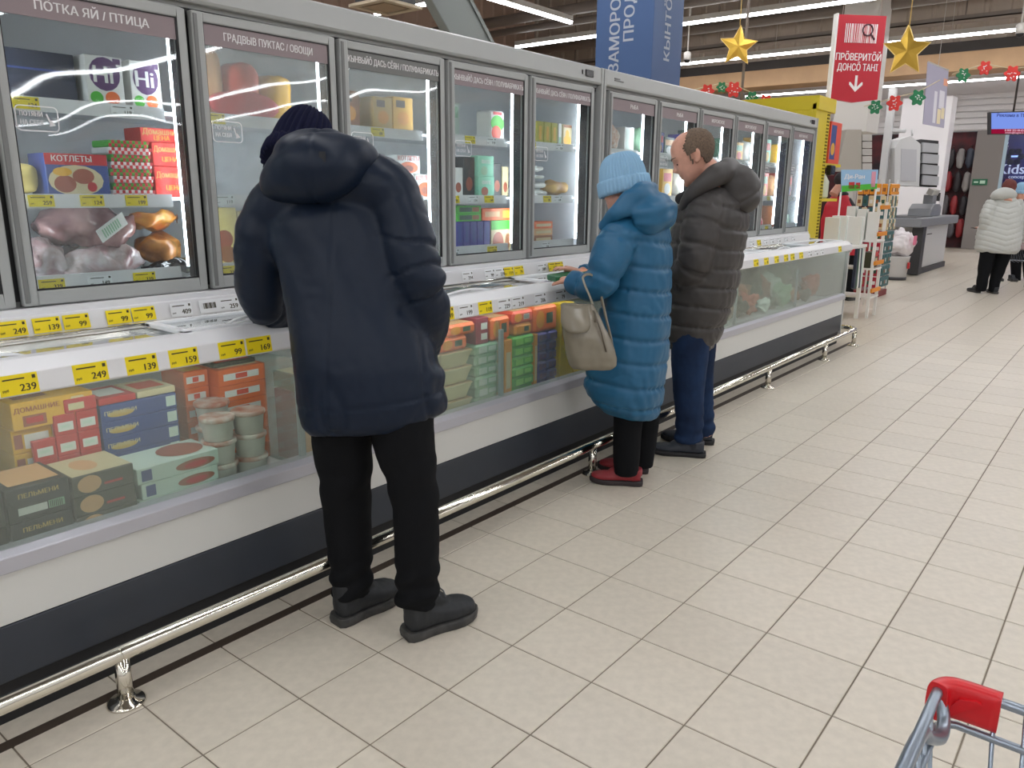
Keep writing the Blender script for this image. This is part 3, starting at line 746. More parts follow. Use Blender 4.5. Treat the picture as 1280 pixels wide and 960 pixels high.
armR = [(470, 240, .08, .075), (494, 256, .06, .086), (512, 310, .03, .086), (526, 362, .02, .080), (534, 405, .09, .070), (532, 428, .22, .056), (528, 438, .34, .05)]
legL = [(432, 490, .02, .098), (427, 540, .02, .098), (431, 590, .03, .088), (434, 640, .04, .080), (437, 690, .03, .074), (439, 722, .025, .070), (439, 741, .025, .068)]
legR = [(500, 490, -.02, .098), (504, 545, -.03, .100), (515, 600, -.05, .080), (521, 650, -.06, .073), (522, 700, -.065, .073), (522, 736, -.07, .070), (521, 754, -.07, .068)]
# body under the clothes: one surface from head to feet
b = MB(); head_parts(b, HA, RA, .96, False); b.tube([HA-RA@np.array((0, .02, .06)), A.P(398, 225, .13), A.P(412, 262, .11)], [.05, .055, .06], 14)
for q in (armL, armR): P_, r_ = A.limb(q); b.tube(P_, [r*.55 for r in r_], 14)
for q in (legL, legR): P_, r_ = A.limb(q); b.tube(P_, [r*.72 for r in r_], 14)
b.loft([A.ring(500, 405, 532, 0, .62, f), A.ring(420, 400, 515, .02, .6, f), A.ring(330, 385, 490, .07, .6, f), A.ring(265, 365, 478, .1, .55, f), A.ring(225, 385, 440, .13, .9, f)], 0)
for (q, sd) in ((armL, 1), (armR, -1)):
    w0 = A.P(*q[-2][:3]); w1 = A.P(*q[-1][:3]); hand_parts(b, w1, w1-w0, (0, 0, 1), sd, .55)
link('body', fuse('body', b, .0055, 2, None, [m_skin]), man1)
# trousers
t_ = MB(); sole_paths = []
for q in (legL, legR): P_, r_ = A.limb(q); t_.tube(P_, r_, 22); sole_paths.append(P_)
t_.loft([A.ring(525, 393, 543, 0, .66, f), A.ring(500, 392, 545, 0, .66, f), A.ring(455, 398, 530, .0, .62, f)], 0)
def dsp(co, no):
    d = np.zeros(len(co))
    for P_ in sole_paths:
        dd, sp = seg_param(co, P_); L = sum(np.linalg.norm(P_[i+1]-P_[i]) for i in range(len(P_)-1)); q = np.clip(sp/L, 0, 1); w_ = np.exp(-(dd/.12)**4)
        ang = (co-np.array(P_[0]))@_UH
        d += w_*(.007*np.sin(q*60+ang*18+1.5*np.sin(ang*25))*np.clip((q-.72)/.2, 0, 1)+.005*np.sin(q*34+ang*30)*np.exp(-((q-.42)/.12)**2))
    return d+.004*nz(co, 9., 3.1, (1, 1, .5))+.0015*nz(co, 35.)
link('trousers', fuse('trousers', t_, .008, 5, dsp, [m_blackt]), man1)
for q, P_ in zip(('a', 'b'), sole_paths):
    s0, s1 = P_[10], P_[-1]
    off = _UH*.062
    MB().tube([np.array(p)+off*(.95-.012*i)-_NH*.012 for i, p in enumerate(P_[16:-4])], .0022, 5).build('side_seam', m_blackt, man1)
# jacket shell
rows = [(529, 388, 546, .0, .64), (519, 380, 556, .0, .68), (495, 374, 559, .0, .68), (455, 368, 549, .0, .66), (415, 364, 534, .01, .64), (375, 358, 520, .03, .63), (335, 350, 510, .05, .62), (300, 340, 503, .07, .6), (268, 332, 499, .09, .56), (245, 345, 490, .10, .52), (225, 362, 468, .11, .56), (205, 380, 445, .13, .7)]
TL = .24
j_ = MB(); j_.loft([A.ring(py, l, r, v, ra, f, 2.4, 32, tilt=(.11 if py > 480 else .05 if py > 420 else (0 if py > 300 else TL*.8))) for py, l, r, v, ra in rows], 0)
pth, rad = smooth_path([(A.P(330, 280, .10), .082), (A.P(352, 258, .10), .098), (A.P(395, 240, .10), .105), (A.P(445, 232, .09), .105), (A.P(480, 238, .07), .095), (A.P(500, 258, .06), .084)], 6); j_.tube(pth, rad, 24)
JP = []
for q in (armL, armR): P_, r_ = A.limb(q); j_.tube(P_, r_, 22); JP.append(P_)
def dsp(co, no):
    d = np.zeros(len(co)); u = (co-A.g)@_UH; z = co[:, 2]; arm = np.zeros(len(co))
    for P_, rr in zip(JP, (.12, .12)):
        dd, sp = seg_param(co, P_); w_ = np.clip((.125-dd)/.03, 0, 1)*np.clip((sp-.08)/.08, 0, 1); arm = np.maximum(arm, w_)
        ph = 2.6*nz(co, 5., 2.0)+(co@_NH)*6
        d += w_*(.0075*np.sin(sp*46+ph*1.3)*np.clip(nz(co, 4., 9.)+.5, 0, 1)+.004*np.sin(sp*23+ph))
    body = 1-arm
    d -= arm*.015*crease(co, 5.5, 3., (1, 1, 1.5), .06)*np.clip(nz(co, 3., 41.)+.45, 0, 1)
    d -= body*.010*crease(co, 3.4, 8.5, (1.2, 1.2, .6), .05)*np.clip(nz(co, 2.5, 51.)+.4, 0, 1)*np.clip((1.42-z)/.1, 0, 1)
    d += body*(.008*nz(co, 4.2, 1.7, (1, 1, .55))+.005*nz(co, 10., 5.5, (1, 1, .6)))
    # crease where sleeve meets body and long soft drags from the shoulders
    d += body*.006*np.sin(30*(u*1.0+z*.55)+2*nz(co, 3.))*np.clip((z-1.0)/.3, 0, 1)*np.clip((1.38-z)/.1, 0, 1)
    # panel seam down the back near the right side, hem channel, yoke
    us = .135-.10*(z-.75); d -= body*.006*np.exp(-((u-us)/.006)**2)*np.clip((1.05-z)/.05, 0, 1)
    us2 = -.165+.04*(z-.75); d -= body*.003*np.exp(-((u-us2)/.006)**2)
    side = np.clip((u-us)/.05, 0, 1)*body; d += side*.008*np.sin(z*75+u*40+2*nz(co, 7., 4.))*np.clip((1.0-z)/.1, 0, 1)
    zh = .795+.11*u; d -= .004*np.exp(-((z-zh)/.006)**2)*body
    return d+.0012*nz(co, 40.)
link('jacket', fuse('jacket', j_, .0085, 5, dsp, [m_navyj]), man1)
# the two seams of the right sleeve and back as fine piping
# hood lying on the back
hd = MB()
pth, rad = smooth_path([(A.P(334, 238, .05), .030), (A.P(350, 228, .02), .066), (A.P(378, 216, .0), .094), (A.P(405, 209, -.005), .105), (A.P(432, 202, .02), .085), (A.P(455, 198, .05), .052), (A.P(470, 199, .08), .024)], 6)
hd.tube(pth, rad, 24, flat=1.0)
hd.ellipsoid(A.P(398, 196, .06), .14, .10, .085, 24, 14)
def dsp(co, no):
    u = (co-A.g)@_UH; uc = (A.P(398, 212, 0)-A.g)@_UH
    d = -.004*np.exp(-((u-uc)/.005)**2)+.006*nz(co, 9., 7.)+.003*nz(co, 22.)
    return d-.010*np.exp(-((co[:, 2]-(1.385+.28*(u-uc)))/.012)**2)*0
me = fuse('hood', hd, .0075, 6, dsp, [m_navyj]); hood1 = link('hood', me, man1)
c_ = A.P(403, 196, -.105)
MB().obox(c_, _UH*.009, _NH*.002, _ZH*.014).build('hood_tab', mat('hood_tab', (20, 24, 32), .6), man1)
beanie('beanie', HA+RA@np.array((0, -.005, .03)), RA, 1.0, m_bean1, man1, ribs=30, h=.130, fold=True, rad=.100, foldh=.055, depth=.0042, low=.085)
shoe((1.543, 1.677), (1.780, 1.612), .268, man1, m_boot, m_bsole, high=.145, wide=.055, sole_h=.032, toe_h=.092, laces=m_lace, open_h=.115)
shoe((1.452, 1.914), (1.715, 1.897), .268, man1, m_boot, m_bsole, high=.145, wide=.055, sole_h=.032, toe_h=.092, laces=m_lace, open_h=.115)

# ------------------------------------------------------------------ woman in the long blue quilted coat
m_blue = mat('blue_coat', (34, 92, 128), .42, spec=.35, bump=.2, bscale=400, bdist=.0006)
m_bean2 = mat('light_blue_beanie', (138, 176, 204), .9, bump=.4, bscale=600, bdist=.0006)
m_red = mat('red_shoe', (142, 42, 50), .5, var=.06)
m_rsole = mat('dark_sole', (52, 44, 46), .75)
B = Fig(3.25, 1.85); f = (-.84, .54)
wom = thing('person', 'person in long blue quilted coat, light blue knit hat and red shoes', 'person', (3.25, 1.85, 0))
HB = B.P(779, 236, .02); RB = frame(-.84, .54, .22, 0)
armL = [(795, 284, -.06, .078), (774, 298, -.13, .092), (761, 325, -.18, .088), (750, 353, -.19, .076), (732, 358, -.14, .064), (714, 351, -.08, .050)]
armR = [(800, 285, .12, .070), (785, 310, .22, .075), (772, 350, .26, .068), (748, 350, .18, .058), (727, 340, .08, .046)]
legN = [(790, 490, -.03, .080), (785, 530, -.05, .072), (783, 570, -.055, .066), (783, 592, -.055, .060)]
legF = [(808, 490, .10, .080), (806, 540, .11, .070), (803, 570, .10, .062), (802, 583, .10, .058)]
b = MB(); head_parts(b, HB, RB, .98)
for q in (armL, armR): P_, r_ = B.limb(q); b.tube(P_, [r*.58 for r in r_], 14)
for q in (legN, legF):
    P_, r_ = B.limb(q); b.tube(P_, [r*.75 for r in r_], 14)
b.loft([B.ring(495, 760, 822, .02, .8, f), B.ring(420, 770, 826, .02, .75, f), B.ring(340, 775, 828, .02, .7, f), B.ring(290, 782, 826, .02, .6, f), B.ring(268, 790, 815, .02, .9, f)], 0)
wl = B.P(716, 352, -.08); hand_parts(b, wl, B.P(700, 347, .0)-wl, (0, 0, 1), -1, .62, .92)
wr = B.P(727, 340, .08); hand_parts(b, wr, B.P(712, 337, .07)-wr, (0, 0, 1), 1, .6, .92)
link('body', fuse('body', b, .0042, 1, None, [m_skin]), wom)
t_ = MB()
for q in (legN, legF): P_, r_ = B.limb(q); t_.tube(P_, r_, 20)
t_.loft([B.ring(505, 766, 826, .02, .8, f), B.ring(470, 766, 826, .02, .8, f)], 0)
link('trousers', fuse('trousers', t_, .008, 5, lambda co, no: .004*nz(co, 12., 1., (1, 1, .6)), [m_blackt]), wom)
rows = [(518, 763, 820, .0, .88), (515, 754, 823, .0, .9), (502, 738, 826, .0, .91), (485, 731, 829, .0, .92), (462, 734, 832, .0, .90), (430, 741, 836, .0, .88), (395, 748, 838, .0, .86), (360, 755, 839, .0, .82), (325, 760, 840, .0, .80), (300, 760, 838, .0, .80), (282, 765, 835, .0, .78), (270, 775, 828, .01, .8), (262, 788, 818, .02, .9)]
j_ = MB(); j_.loft([B.ring(py, l, r, v, ra, f, 2.3, 32, tilt=(-.10 if py > 480 else 0.04)) for py, l, r, v, ra in rows], 0)
JPW = []
for q in (armL, armR): P_, r_ = B.limb(q); j_.tube(P_, r_, 22); JPW.append(P_)
def quilt(co, no, paths, g, spacing, z0, tiltu, amp, sl_sp=.085, armr=.105):
    arm = np.zeros(len(co)); d = np.zeros(len(co)); u = (co-g)@_UH; z = co[:, 2]; v = (co-g)@_NH
    for P_ in paths:
        dd, sp = seg_param(co, P_); w_ = np.clip((armr-dd)/.02, 0, 1)*np.clip((sp-.10)/.05, 0, 1)*(1-arm); arm = np.maximum(arm, w_)
        d += w_*amp*(puff_phase(sp/sl_sp+.12*nz(co, 5.))-.8)
    ph = (z-z0-tiltu*u+.012*nz(co, 4., 3.))/spacing
    pf = puff_phase(ph)
    d += (1-arm)*amp*1.15*(pf-.8)
    ang = np.arctan2(v, u)
    d += .0030*np.sin(ang*24+9*nz(co, 6., 1.))*(1-pf)*np.clip(.6+1.6*nz(co, 7., 21.), 0, 1)-.0035*crease(co, 7., 5., (1, 1, 1.3), .06)*np.clip(nz(co, 4., 31.)+.35, 0, 1)+.005*nz(co, 13., 2., (1, 1, .8))+.0016*nz(co, 34.)
    # folds running diagonally out of the seams
    d += .0035*np.sin((z*.8+u*1.2+v)*70+4*nz(co, 5., 8.))*np.clip(nz(co, 6., 12.), 0, 1)
    return d
link('coat', fuse('coat', j_, .0075, 4, lambda co, no: quilt(co, no, JPW, B.g, .113, .30, -.12, .0095, .15), [m_blue]), wom)
hd = MB()
pth, rad = smooth_path([(B.P(752, 284, -.12), .022), (B.P(764, 272, -.15), .036), (B.P(780, 258, -.16), .046), (B.P(797, 244, -.12), .048), (B.P(811, 240, -.02), .05), (B.P(806, 246, .12), .045), (B.P(780, 262, .2), .03)], 6)
hd.tube(pth, rad, 20)
pth, rad = smooth_path([(B.P(788, 276, -.15), .05), (B.P(808, 270, -.13), .085), (B.P(820, 266, -.02), .095), (B.P(815, 268, .1), .07)], 6)
hd.tube(pth, rad, 22)
hd.ellipsoid(B.P(800, 262, .0), .10, .12, .085, 22, 12)
def dsp(co, no): return .009*nz(co, 8., 2.5)+.006*nz(co, 17., 1.)+.003*np.sin(co[:, 2]*90+6*nz(co, 5.))
link('hood', fuse('hood', hd, .007, 14, dsp, [m_blue]), wom)
beanie('beanie', HB+RB@np.array((0, -.006, .022)), RB, 1.0, m_bean2, wom, ribs=38, h=.142, fold=True, rad=.100, foldh=.072, depth=.0035)
shoe((3.250, 1.770), (3.128, 1.990), .262, wom, m_red, m_rsole, high=.085, wide=.046, sole_h=.026, toe_h=.062, laces=mat('red_lace', (110, 30, 38), .7), open_h=.08)
shoe((3.425, 1.835), (3.315, 2.045), .262, wom, m_red, m_rsole, high=.085, wide=.046, sole_h=.026, toe_h=.062, laces=MATS['red_lace'], open_h=.08)
# shoulder bag hanging from the crook of the arm
m_taupe = mat('taupe_leather', (130, 123, 108), .24, spec=.6, var=.05, vscale=6, bump=.35, bscale=40, bdist=.002)
m_taupe_d = mat('taupe_edge', (96, 88, 76), .45)
bag = thing('shoulder_bag', 'taupe leather bag with flap hanging from the arm of the person in blue', 'bag', tuple(B.P(740, 460, -.30)))
bg = MB()
def bagring(py, l, r, v, dep, e=3.2):
    c = B.P((l+r)/2, py, v); hw = (r-l)/2*B.k((l+r)/2, py, v); out = []
    for j in range(28):
        t = 2*math.pi*j/28; cs, sn = math.cos(t), math.sin(t)
        out.append(c+_UH*hw*math.copysign(abs(cs)**(2/e), cs)+_NH*dep*math.copysign(abs(sn)**(2/e), sn)+_ZH*.0)
    return out
bg.loft([bagring(461, 716, 764, -.30, .045), bagring(456, 711, 771, -.30, .062), bagring(445, 708, 771, -.30, .07), bagring(420, 704, 762, -.30, .066), bagring(398, 701, 752, -.29, .055), bagring(384, 701, 744, -.28, .038), bagring(379, 702, 741, -.28, .026)], 0)
link('bag_body', fuse('bag_body', bg, .006, 4, lambda co, no: .007*nz(co, 9., 3.)+.002*nz(co, 30.), [m_taupe]), bag)
fl = MB(); pts = []
for i in range(9):
    py = 380+35*i/8; q = 1-max(0, (i-5)/3)**2*.35; cxm = 721; hw = 20*q
    pts.append([B.P(cxm-hw+2*hw*k/8, py+2.0*math.sin(math.pi*k/8), float(np.interp(py, (380, 398, 415), (-.322, -.362, -.385)))+.028*abs(k/4-1)**2.5) for k in range(9)])
V = [p for r in pts for p in r]; n0 = len(V); V += [p+_NH*.006 for p in V]
Fs = []
for i in range(8):
    for k in range(8):
        a = i*9+k; Fs += [(a, a+9, a+10, a+1), (a+n0, a+1+n0, a+10+n0, a+9+n0)]
for k in range(8): Fs += [(k, k+1, k+1+n0, k+n0), (72+k, 72+k+n0, 73+k+n0, 73+k)]
for i in range(8): Fs += [(i*9, i*9+n0, i*9+9+n0, i*9+9), (i*9+8, i*9+17, i*9+17+n0, i*9+8+n0)]
fl.add(V, Fs, 0, True); fl.build('flap', m_taupe, bag)
MB().tube([B.P(742, 388, -.34), B.P(750, 410, -.365), B.P(758, 440, -.37)], .0035, 6).build('side_zip', m_taupe_d, bag)
MB().tube([B.P(744, 391, -.345), B.P(745, 397, -.355), B.P(744, 403, -.358)], .005, 6).build('zip_pull', m_taupe_d, bag)
for dv, lst in ((-.33, [(741, 381), (737, 370), (731, 356), (729, 346), (738, 343), (752, 352)]), (-.30, [(768, 446), (763, 420), (757, 395), (752, 372), (748, 356)])):
    pth, _r = smooth_path([(B.P(a, c, dv+.02*i), .006) for i, (a, c) in enumerate(lst)], 5)
    MB().tube(pth, .0065, 8, flat=.45).build('strap', m_taupe, bag)
# frozen packet in the hands
pk = thing('frozen_packet', 'green and orange frozen packet held in both hands of the person in blue', 'packet', tuple(B.P(712, 343, .03)))
c_ = B.P(713, 344, .03); ux = B.P(735, 338, .09)-B.P(690, 346, .02); ux = ux/np.linalg.norm(ux); uy = np.cross(_ZH, ux)
MB().obox(c_, ux*.10, uy*.055, np.cross(ux, uy)*.014).build('pouch', mat('packet_green', (28, 104, 62), .4), pk, .006)
MB().obox(c_+ux*.055+np.cross(ux, uy)*.0142, ux*.035, uy*.045, np.cross(ux, uy)*.0008).build('print_patch', mat('packet_orange', (214, 120, 50), .45), pk)

# ------------------------------------------------------------------ man in the dark grey puffer jacket
m_gj = mat('grey_puffer', (66, 63, 62), .46, spec=.3, bump=.2, bscale=400, bdist=.0006)
m_jean = mat('blue_jeans', (32, 52, 84), .85, spec=.2, rgb2=(23, 37, 62), vscale=7, bump=.4, bscale=600, bdist=.0006)
m_bshoe = mat('navy_shoe', (42, 47, 57), .5)
m_hair = mat('short_brown_hair', (104, 87, 73), .9, var=.25, vscale=120, bump=.8, bscale=350, bdist=.002)
m_collar = mat('black_collar', (26, 26, 28), .7)
D = Fig(3.9, 1.85); f = (-.88, .47)
man2 = thing('person', 'person with receding short hair, dark grey puffer jacket and blue jeans, looking down', 'person', (3.9, 1.85, 0))
HD = D.P(867, 196, .0); RD = frame(-.95, .20, .50, 0)
armL = [(898, 250, -.06, .085), (882, 267, -.16, .102), (873, 300, -.20, .096), (866, 332, -.20, .086), (848, 342, -.10, .072), (828, 334, .0, .056)]
armR = [(900, 250, .12, .078), (890, 275, .24, .088), (884, 320, .28, .080), (866, 350, .20, .068), (850, 345, .1, .056)]
legN = [(864, 410, -.08, .105), (862, 450, -.08, .100), (861, 490, -.08, .085), (862, 525, -.085, .078), (860, 552, -.085, .072)]
legF = [(874, 410, .10, .10), (873, 460, .11, .088), (876, 505, .11, .072), (879, 535, .10, .066), (880, 544, .10, .064)]
b = MB(); head_parts(b, HD, RD, 1.13)
for q in (armL, armR): P_, r_ = D.limb(q[1:]); b.tube(P_, [r*.58 for r in r_], 14)
for q in (legN, legF): P_, r_ = D.limb(q); b.tube(P_, [r*.75 for r in r_], 14)
b.loft([D.ring(425, 843, 893, .0, .7, f), D.ring(350, 848, 908, .0, .7, f), D.ring(290, 858, 915, .0, .6, f), D.ring(255, 870, 915, .0, .6, f), D.ring(238, 880, 905, .0, .9, f)], 0)
for q, sd in ((armL, -1), (armR, 1)):
    w0 = D.P(*q[-2][:3]); w1 = D.P(*q[-1][:3]); hand_parts(b, w1, w1-w0, (0, 0, 1), sd, .6)
link('body', fuse('body', b, .0042, 1, None, [m_skin]), man2)
# eyes, brows and short hair
for q in (-1, 1):
    e_ = MB(); e_.ellipsoid(HD+RD@(np.array((q*.031, .0795, .002))*1.13), .0135*1.13, .0035*1.13, .0035*1.13, 12, 8, 0, RD); e_.build('eyelid_line', mat('lash_dark', (70, 44, 36), .8), man2)
    e_ = MB(); e_.tube([HD+RD@(np.array((q*x_, y_, z_))*1.13) for x_, y_, z_ in ((.012, .095, .031), (.03, .091, .036), (.050, .073, .033))], [.0035, .0045, .002], 8, flat=.8); e_.build('eyebrow', m_hair, man2)
hr = MB(); n = 90; zs = np.linspace(.116, -.07, 56); V = []; keep = []
for z in zs:
    for j in range(n):
        q = head_point(z, 2*math.pi*j/n, .005); jag = .004*mnoise.noise(Vector(q*160)); y = q[1]+jag; ax = abs(q[0])
        line = .030-.9*max(0, z-.055) if z > .0 else .020          # receding front line
        ok = y < line
        if z < .012 and y > -.02 and ax > .05: ok = y < .022 and y > .006 and z > -.03   # sideburn before the ear
        if z < -.055+jag or (z < -.02 and y > -.03 and not (y > .006)): ok = False
        keep.append(ok); V.append(HD+RD@(q*1.13))
Fs = []
for i in range(len(zs)-1):
    for j in range(n):
        c4 = (i*n+j, i*n+(j+1) % n, (i+1)*n+(j+1) % n, (i+1)*n+j)
        if all(keep[k] for k in c4): Fs.append(c4)
hr.add(V, Fs, 0, True)
ho = hr.build('hair', m_hair, man2); sm = ho.modifiers.new('s', 'SOLIDIFY'); sm.thickness = .004; sm.offset = -1
t_ = MB(); JPJ = []
for q in (legN, legF): P_, r_ = D.limb(q); t_.tube(P_, r_, 20); JPJ.append(P_)
t_.loft([D.ring(425, 842, 892, .0, .8, f), D.ring(390, 842, 896, .0, .8, f)], 0)
def dsp(co, no):
    d = .005*nz(co, 11., 4., (1, 1, .7))+.0015*nz(co, 40.)
    for P_ in JPJ:
        dd, sp = seg_param(co, P_); L = sum(np.linalg.norm(P_[i+1]-P_[i]) for i in range(len(P_)-1)); q = sp/L
        d += np.exp(-(dd/.1)**4)*.006*np.sin(q*55+3*nz(co, 6.))*np.clip((q-.6)/.3, 0, 1)
    return d
link('jeans', fuse('jeans', t_, .008, 5, dsp, [m_jean]), man2)
rows = [(435, 838, 890, .0, .8), (431, 834, 895, .0, .8), (420, 832, 901, .0, .8), (405, 831, 907, .0, .8), (380, 831, 917, .0, .8), (350, 833, 925, .0, .78), (320, 835, 930, .0, .78), (292, 838, 935, .0, .78), (270, 842, 937, .0, .76), (255, 848, 933, .0, .76), (245, 856, 925, .0, .8), (238, 868, 915, .0, .9)]
j_ = MB(); j_.loft([D.ring(py, l, r, v, ra, f, 2.3, 32, tilt=(.02 if py > 415 else .05)) for py, l, r, v, ra in rows], 0)
JPM = []
for q in (armL, armR): P_, r_ = D.limb(q); j_.tube(P_, r_, 22); JPM.append(P_)
link('jacket', fuse('jacket', j_, .008, 4, lambda co, no: quilt(co, no, JPM, D.g, .105, .62, -.10, .011, .105, .115), [m_gj]), man2)
hd = MB()
pth, rad = smooth_path([(D.P(853, 262, -.10), .028), (D.P(862, 246, -.15), .036), (D.P(876, 233, -.17), .048), (D.P(893, 221, -.16), .056), (D.P(907, 213, -.08), .06), (D.P(911, 211, .03), .05), (D.P(900, 220, .14), .04)], 6)
hd.tube(pth, rad, 20)
hd.ellipsoid(D.P(919, 236, -.03), .115, .13, .125, 24, 14); hd.ellipsoid(D.P(924, 247, -.05), .10, .11, .095, 24, 14); hd.ellipsoid(D.P(900, 246, .0), .12, .14, .08, 24, 14)
def dsp(co, no):
    u = (co-D.g)@_UH; u0 = (D.P(931, 240)-D.g)@_UH
    return .008*nz(co, 8., 1.5)+.004*nz(co, 18.)-.006*np.exp(-((co[:, 2]-1.40-.55*(u-u0))/.008)**2)
link('hood', fuse('hood', hd, .0075, 14, dsp, [m_gj]), man2)
cl = MB(); pth, rad = smooth_path([(D.P(851, 249, -.03), .030), (D.P(861, 244, -.10), .034), (D.P(878, 233, -.12), .036), (D.P(893, 226, -.08), .036)], 6)
cl.tube(pth, rad, 18); pth, rad = smooth_path([(D.P(851, 249, -.03), .03), (D.P(858, 246, .07), .034), (D.P(878, 236, .11), .034)], 6); cl.tube(pth, rad, 18)
link('collar', fuse('collar', cl, .006, 4, lambda co, no: .004*nz(co, 16.), [m_collar]), man2)
shoe((3.850, 1.715), (3.730, 1.970), .305, man2, m_bshoe, mat('black_sole', (30, 30, 33), .7), high=.09, wide=.05, sole_h=.026, toe_h=.064, laces=MATS['black_collar'], open_h=.082)
shoe((4.090, 1.775), (3.990, 2.030), .305, man2, m_bshoe, MATS['black_sole'], high=.09, wide=.05, sole_h=.026, toe_h=.064, laces=MATS['black_collar'], open_h=.082)
# ================================================================== goods in the freezers
ORD = ['lowest', 'second from bottom', 'third from bottom', 'fourth from bottom', 'fifth from bottom', 'sixth from bottom', 'seventh from bottom', 'eighth from bottom', 'ninth from bottom']
def od(k, n): return 'topmost' if k == n-1 and n > 1 else ORD[k]
def cm(name, rgb, rough=.45): return mat('goods_'+name, rgb, rough)
c_white, c_black, c_cream, c_ink = cm('white', (226, 226, 222)), cm('black', (44, 46, 44)), cm('cream', (214, 198, 158)), cm('ink', (50, 48, 52))
c_red, c_blue, c_yel, c_org = cm('red', (196, 40, 44)), cm('blue', (50, 74, 140)), cm('yellow', (228, 172, 44)), cm('orange', (232, 106, 38))
c_grn, c_mint, c_pale, c_olive = cm('green', (72, 178, 50)), cm('mint', (138, 210, 178)), cm('pale', (206, 222, 212)), cm('olive', (62, 62, 46))
c_vio, c_mar, c_peach, c_brown = cm('violet', (62, 58, 140)), cm('maroon', (142, 34, 62)), cm('peach', (222, 170, 120)), cm('brown', (150, 92, 52))
c_dgr, c_lgr, c_meat, c_amber = cm('dark_green', (46, 82, 62)), cm('light_green', (150, 190, 158)), cm('meat', (160, 84, 60)), cm('amber', (230, 150, 40))
c_navy, c_purp, c_tom, c_gold = cm('navy', (36, 44, 66)), cm('purple', (84, 46, 100)), cm('tomato', (222, 76, 48)), cm('gold', (206, 170, 90))
XS = 0.0          # shelf offset along the freezer
def carton(name, label, cat, x0, x1, y0, y1, z0, z1, base, decals=(), group=None, bevel=.002):
    """box with flat print: decals are (face, u0, u1, v0, v1, material) or (face, u, v, size, text, material)"""
    x0, x1 = x0+XS, x1+XS
    mats = [base]; mb = MB(); mb.box(x0, x1, y0, y1, z0, z1, 0)
    me0 = mb.mesh(name, [base], bevel, 1)
    b2 = MB(); b2.v = [tuple(v.co) for v in me0.vertices]; b2.f = [tuple(p.vertices) for p in me0.polygons]; b2.m = [0]*len(b2.f); b2.sm = [False]*len(b2.f)
    bpy.data.meshes.remove(me0); e = .0006
    for di, d in enumerate(decals):
        m = d[-1]; e = .0005+.0004*di
        if m not in mats: mats.append(m)
        i = mats.index(m)
        fr = {'f': ((x0, y0-e, z0), (x1-x0, 0, 0), (0, 0, z1-z0)), 't': ((x0, y0, z1+e), (x1-x0, 0, 0), (0, y1-y0, 0)), 'l': ((x0-e, y1, z0), (0, y0-y1, 0), (0, 0, z1-z0))}[d[0]]
        o, u, v = [np.array(q, float) for q in fr]
        if isinstance(d[4], str):
            b2.text(d[4], o+u*d[1]+v*d[2], u/np.linalg.norm(u), v/np.linalg.norm(v), d[3], i, width=np.linalg.norm(u)*.9)
        elif len(d) == 7:      # ellipse
            cu, cv = (d[1]+d[2])/2, (d[3]+d[4])/2; P_ = [o+u*(cu+(d[2]-d[1])/2*math.cos(2*math.pi*k/16))+v*(cv+(d[4]-d[3])/2*math.sin(2*math.pi*k/16)) for k in range(16)]
            b2.add(P_, [tuple(range(16))], i)
        else:
            b2.add([o+u*d[1]+v*d[3], o+u*d[2]+v*d[3], o+u*d[2]+v*d[4], o+u*d[1]+v*d[4]], [(0, 1, 2, 3)], i)
    me = b2.mesh(name, mats); ob = link(name, me)
    return tag(ob, label, cat, group)
def pouch(name, label, cat, x0, x1, y0, y1, z0, z1, base, lump=.012, group=None, seed=0, extra=None, e=2.6):
    """soft filled bag: rounded, lumpy"""
    x0, x1 = x0+XS, x1+XS
    mb = MB(); cx, cy, cz = (x0+x1)/2, (y0+y1)/2, (z0+z1)/2; n = 18; rings = []
    for i in range(13):
        t = -1+2*i/12; k = max(.08, (1-abs(t)**3.2))**(1/2.2); ring = []
        for j in range(n):
            a = 2*math.pi*j/n; cs, sn = math.cos(a), math.sin(a)
            p = np.array((cx+(x1-x0)/2*t, cy+(y1-y0)/2*k*math.copysign(abs(cs)**(2/e), cs), cz+(z1-z0)/2*k*math.copysign(abs(sn)**(2/e), sn)))
            q = p*14+seed*3.7; l_ = lump*mnoise.noise(Vector(q))+lump*.5*mnoise.noise(Vector(q*2.3))
            ring.append(p+np.array((0, cs, sn))*(l_-lump*.55))
        rings.append(ring)
    mb.loft(rings, 0, True, True)
    o = mb.build(name, base); tag(o, label, cat, group)
    if extra: extra(o)
    return o
CH = 'in the near chest'
# black dumpling boxes at the lower left
for i, (xa, xb, w_) in enumerate(((.335, .492, 'left'), (.497, .655, 'middle'), (.662, .820, 'right'))):
    for k in range(2):
        carton('dumpling_box', f'black dumpling box, {("lower", "upper")[k]} of the {w_} black stack {CH}', 'box', xa, xb, 2.25, 2.44, .441+k*.096, .535+k*.096, c_black,
               [('f', .16, .62, .18, .40, c_white), ('f', .64, .90, .18, .42, c_lgr)]+[('f', .66+.03*q, .675+.03*q, .2, .4, c_ink) for q in range(7)]+[('t', .1, .9, .1, .9, c_peach)]+[('f', .5, .75, .018, 'ПЕЛЬМЕНИ', c_gold)], 'black dumpling boxes')
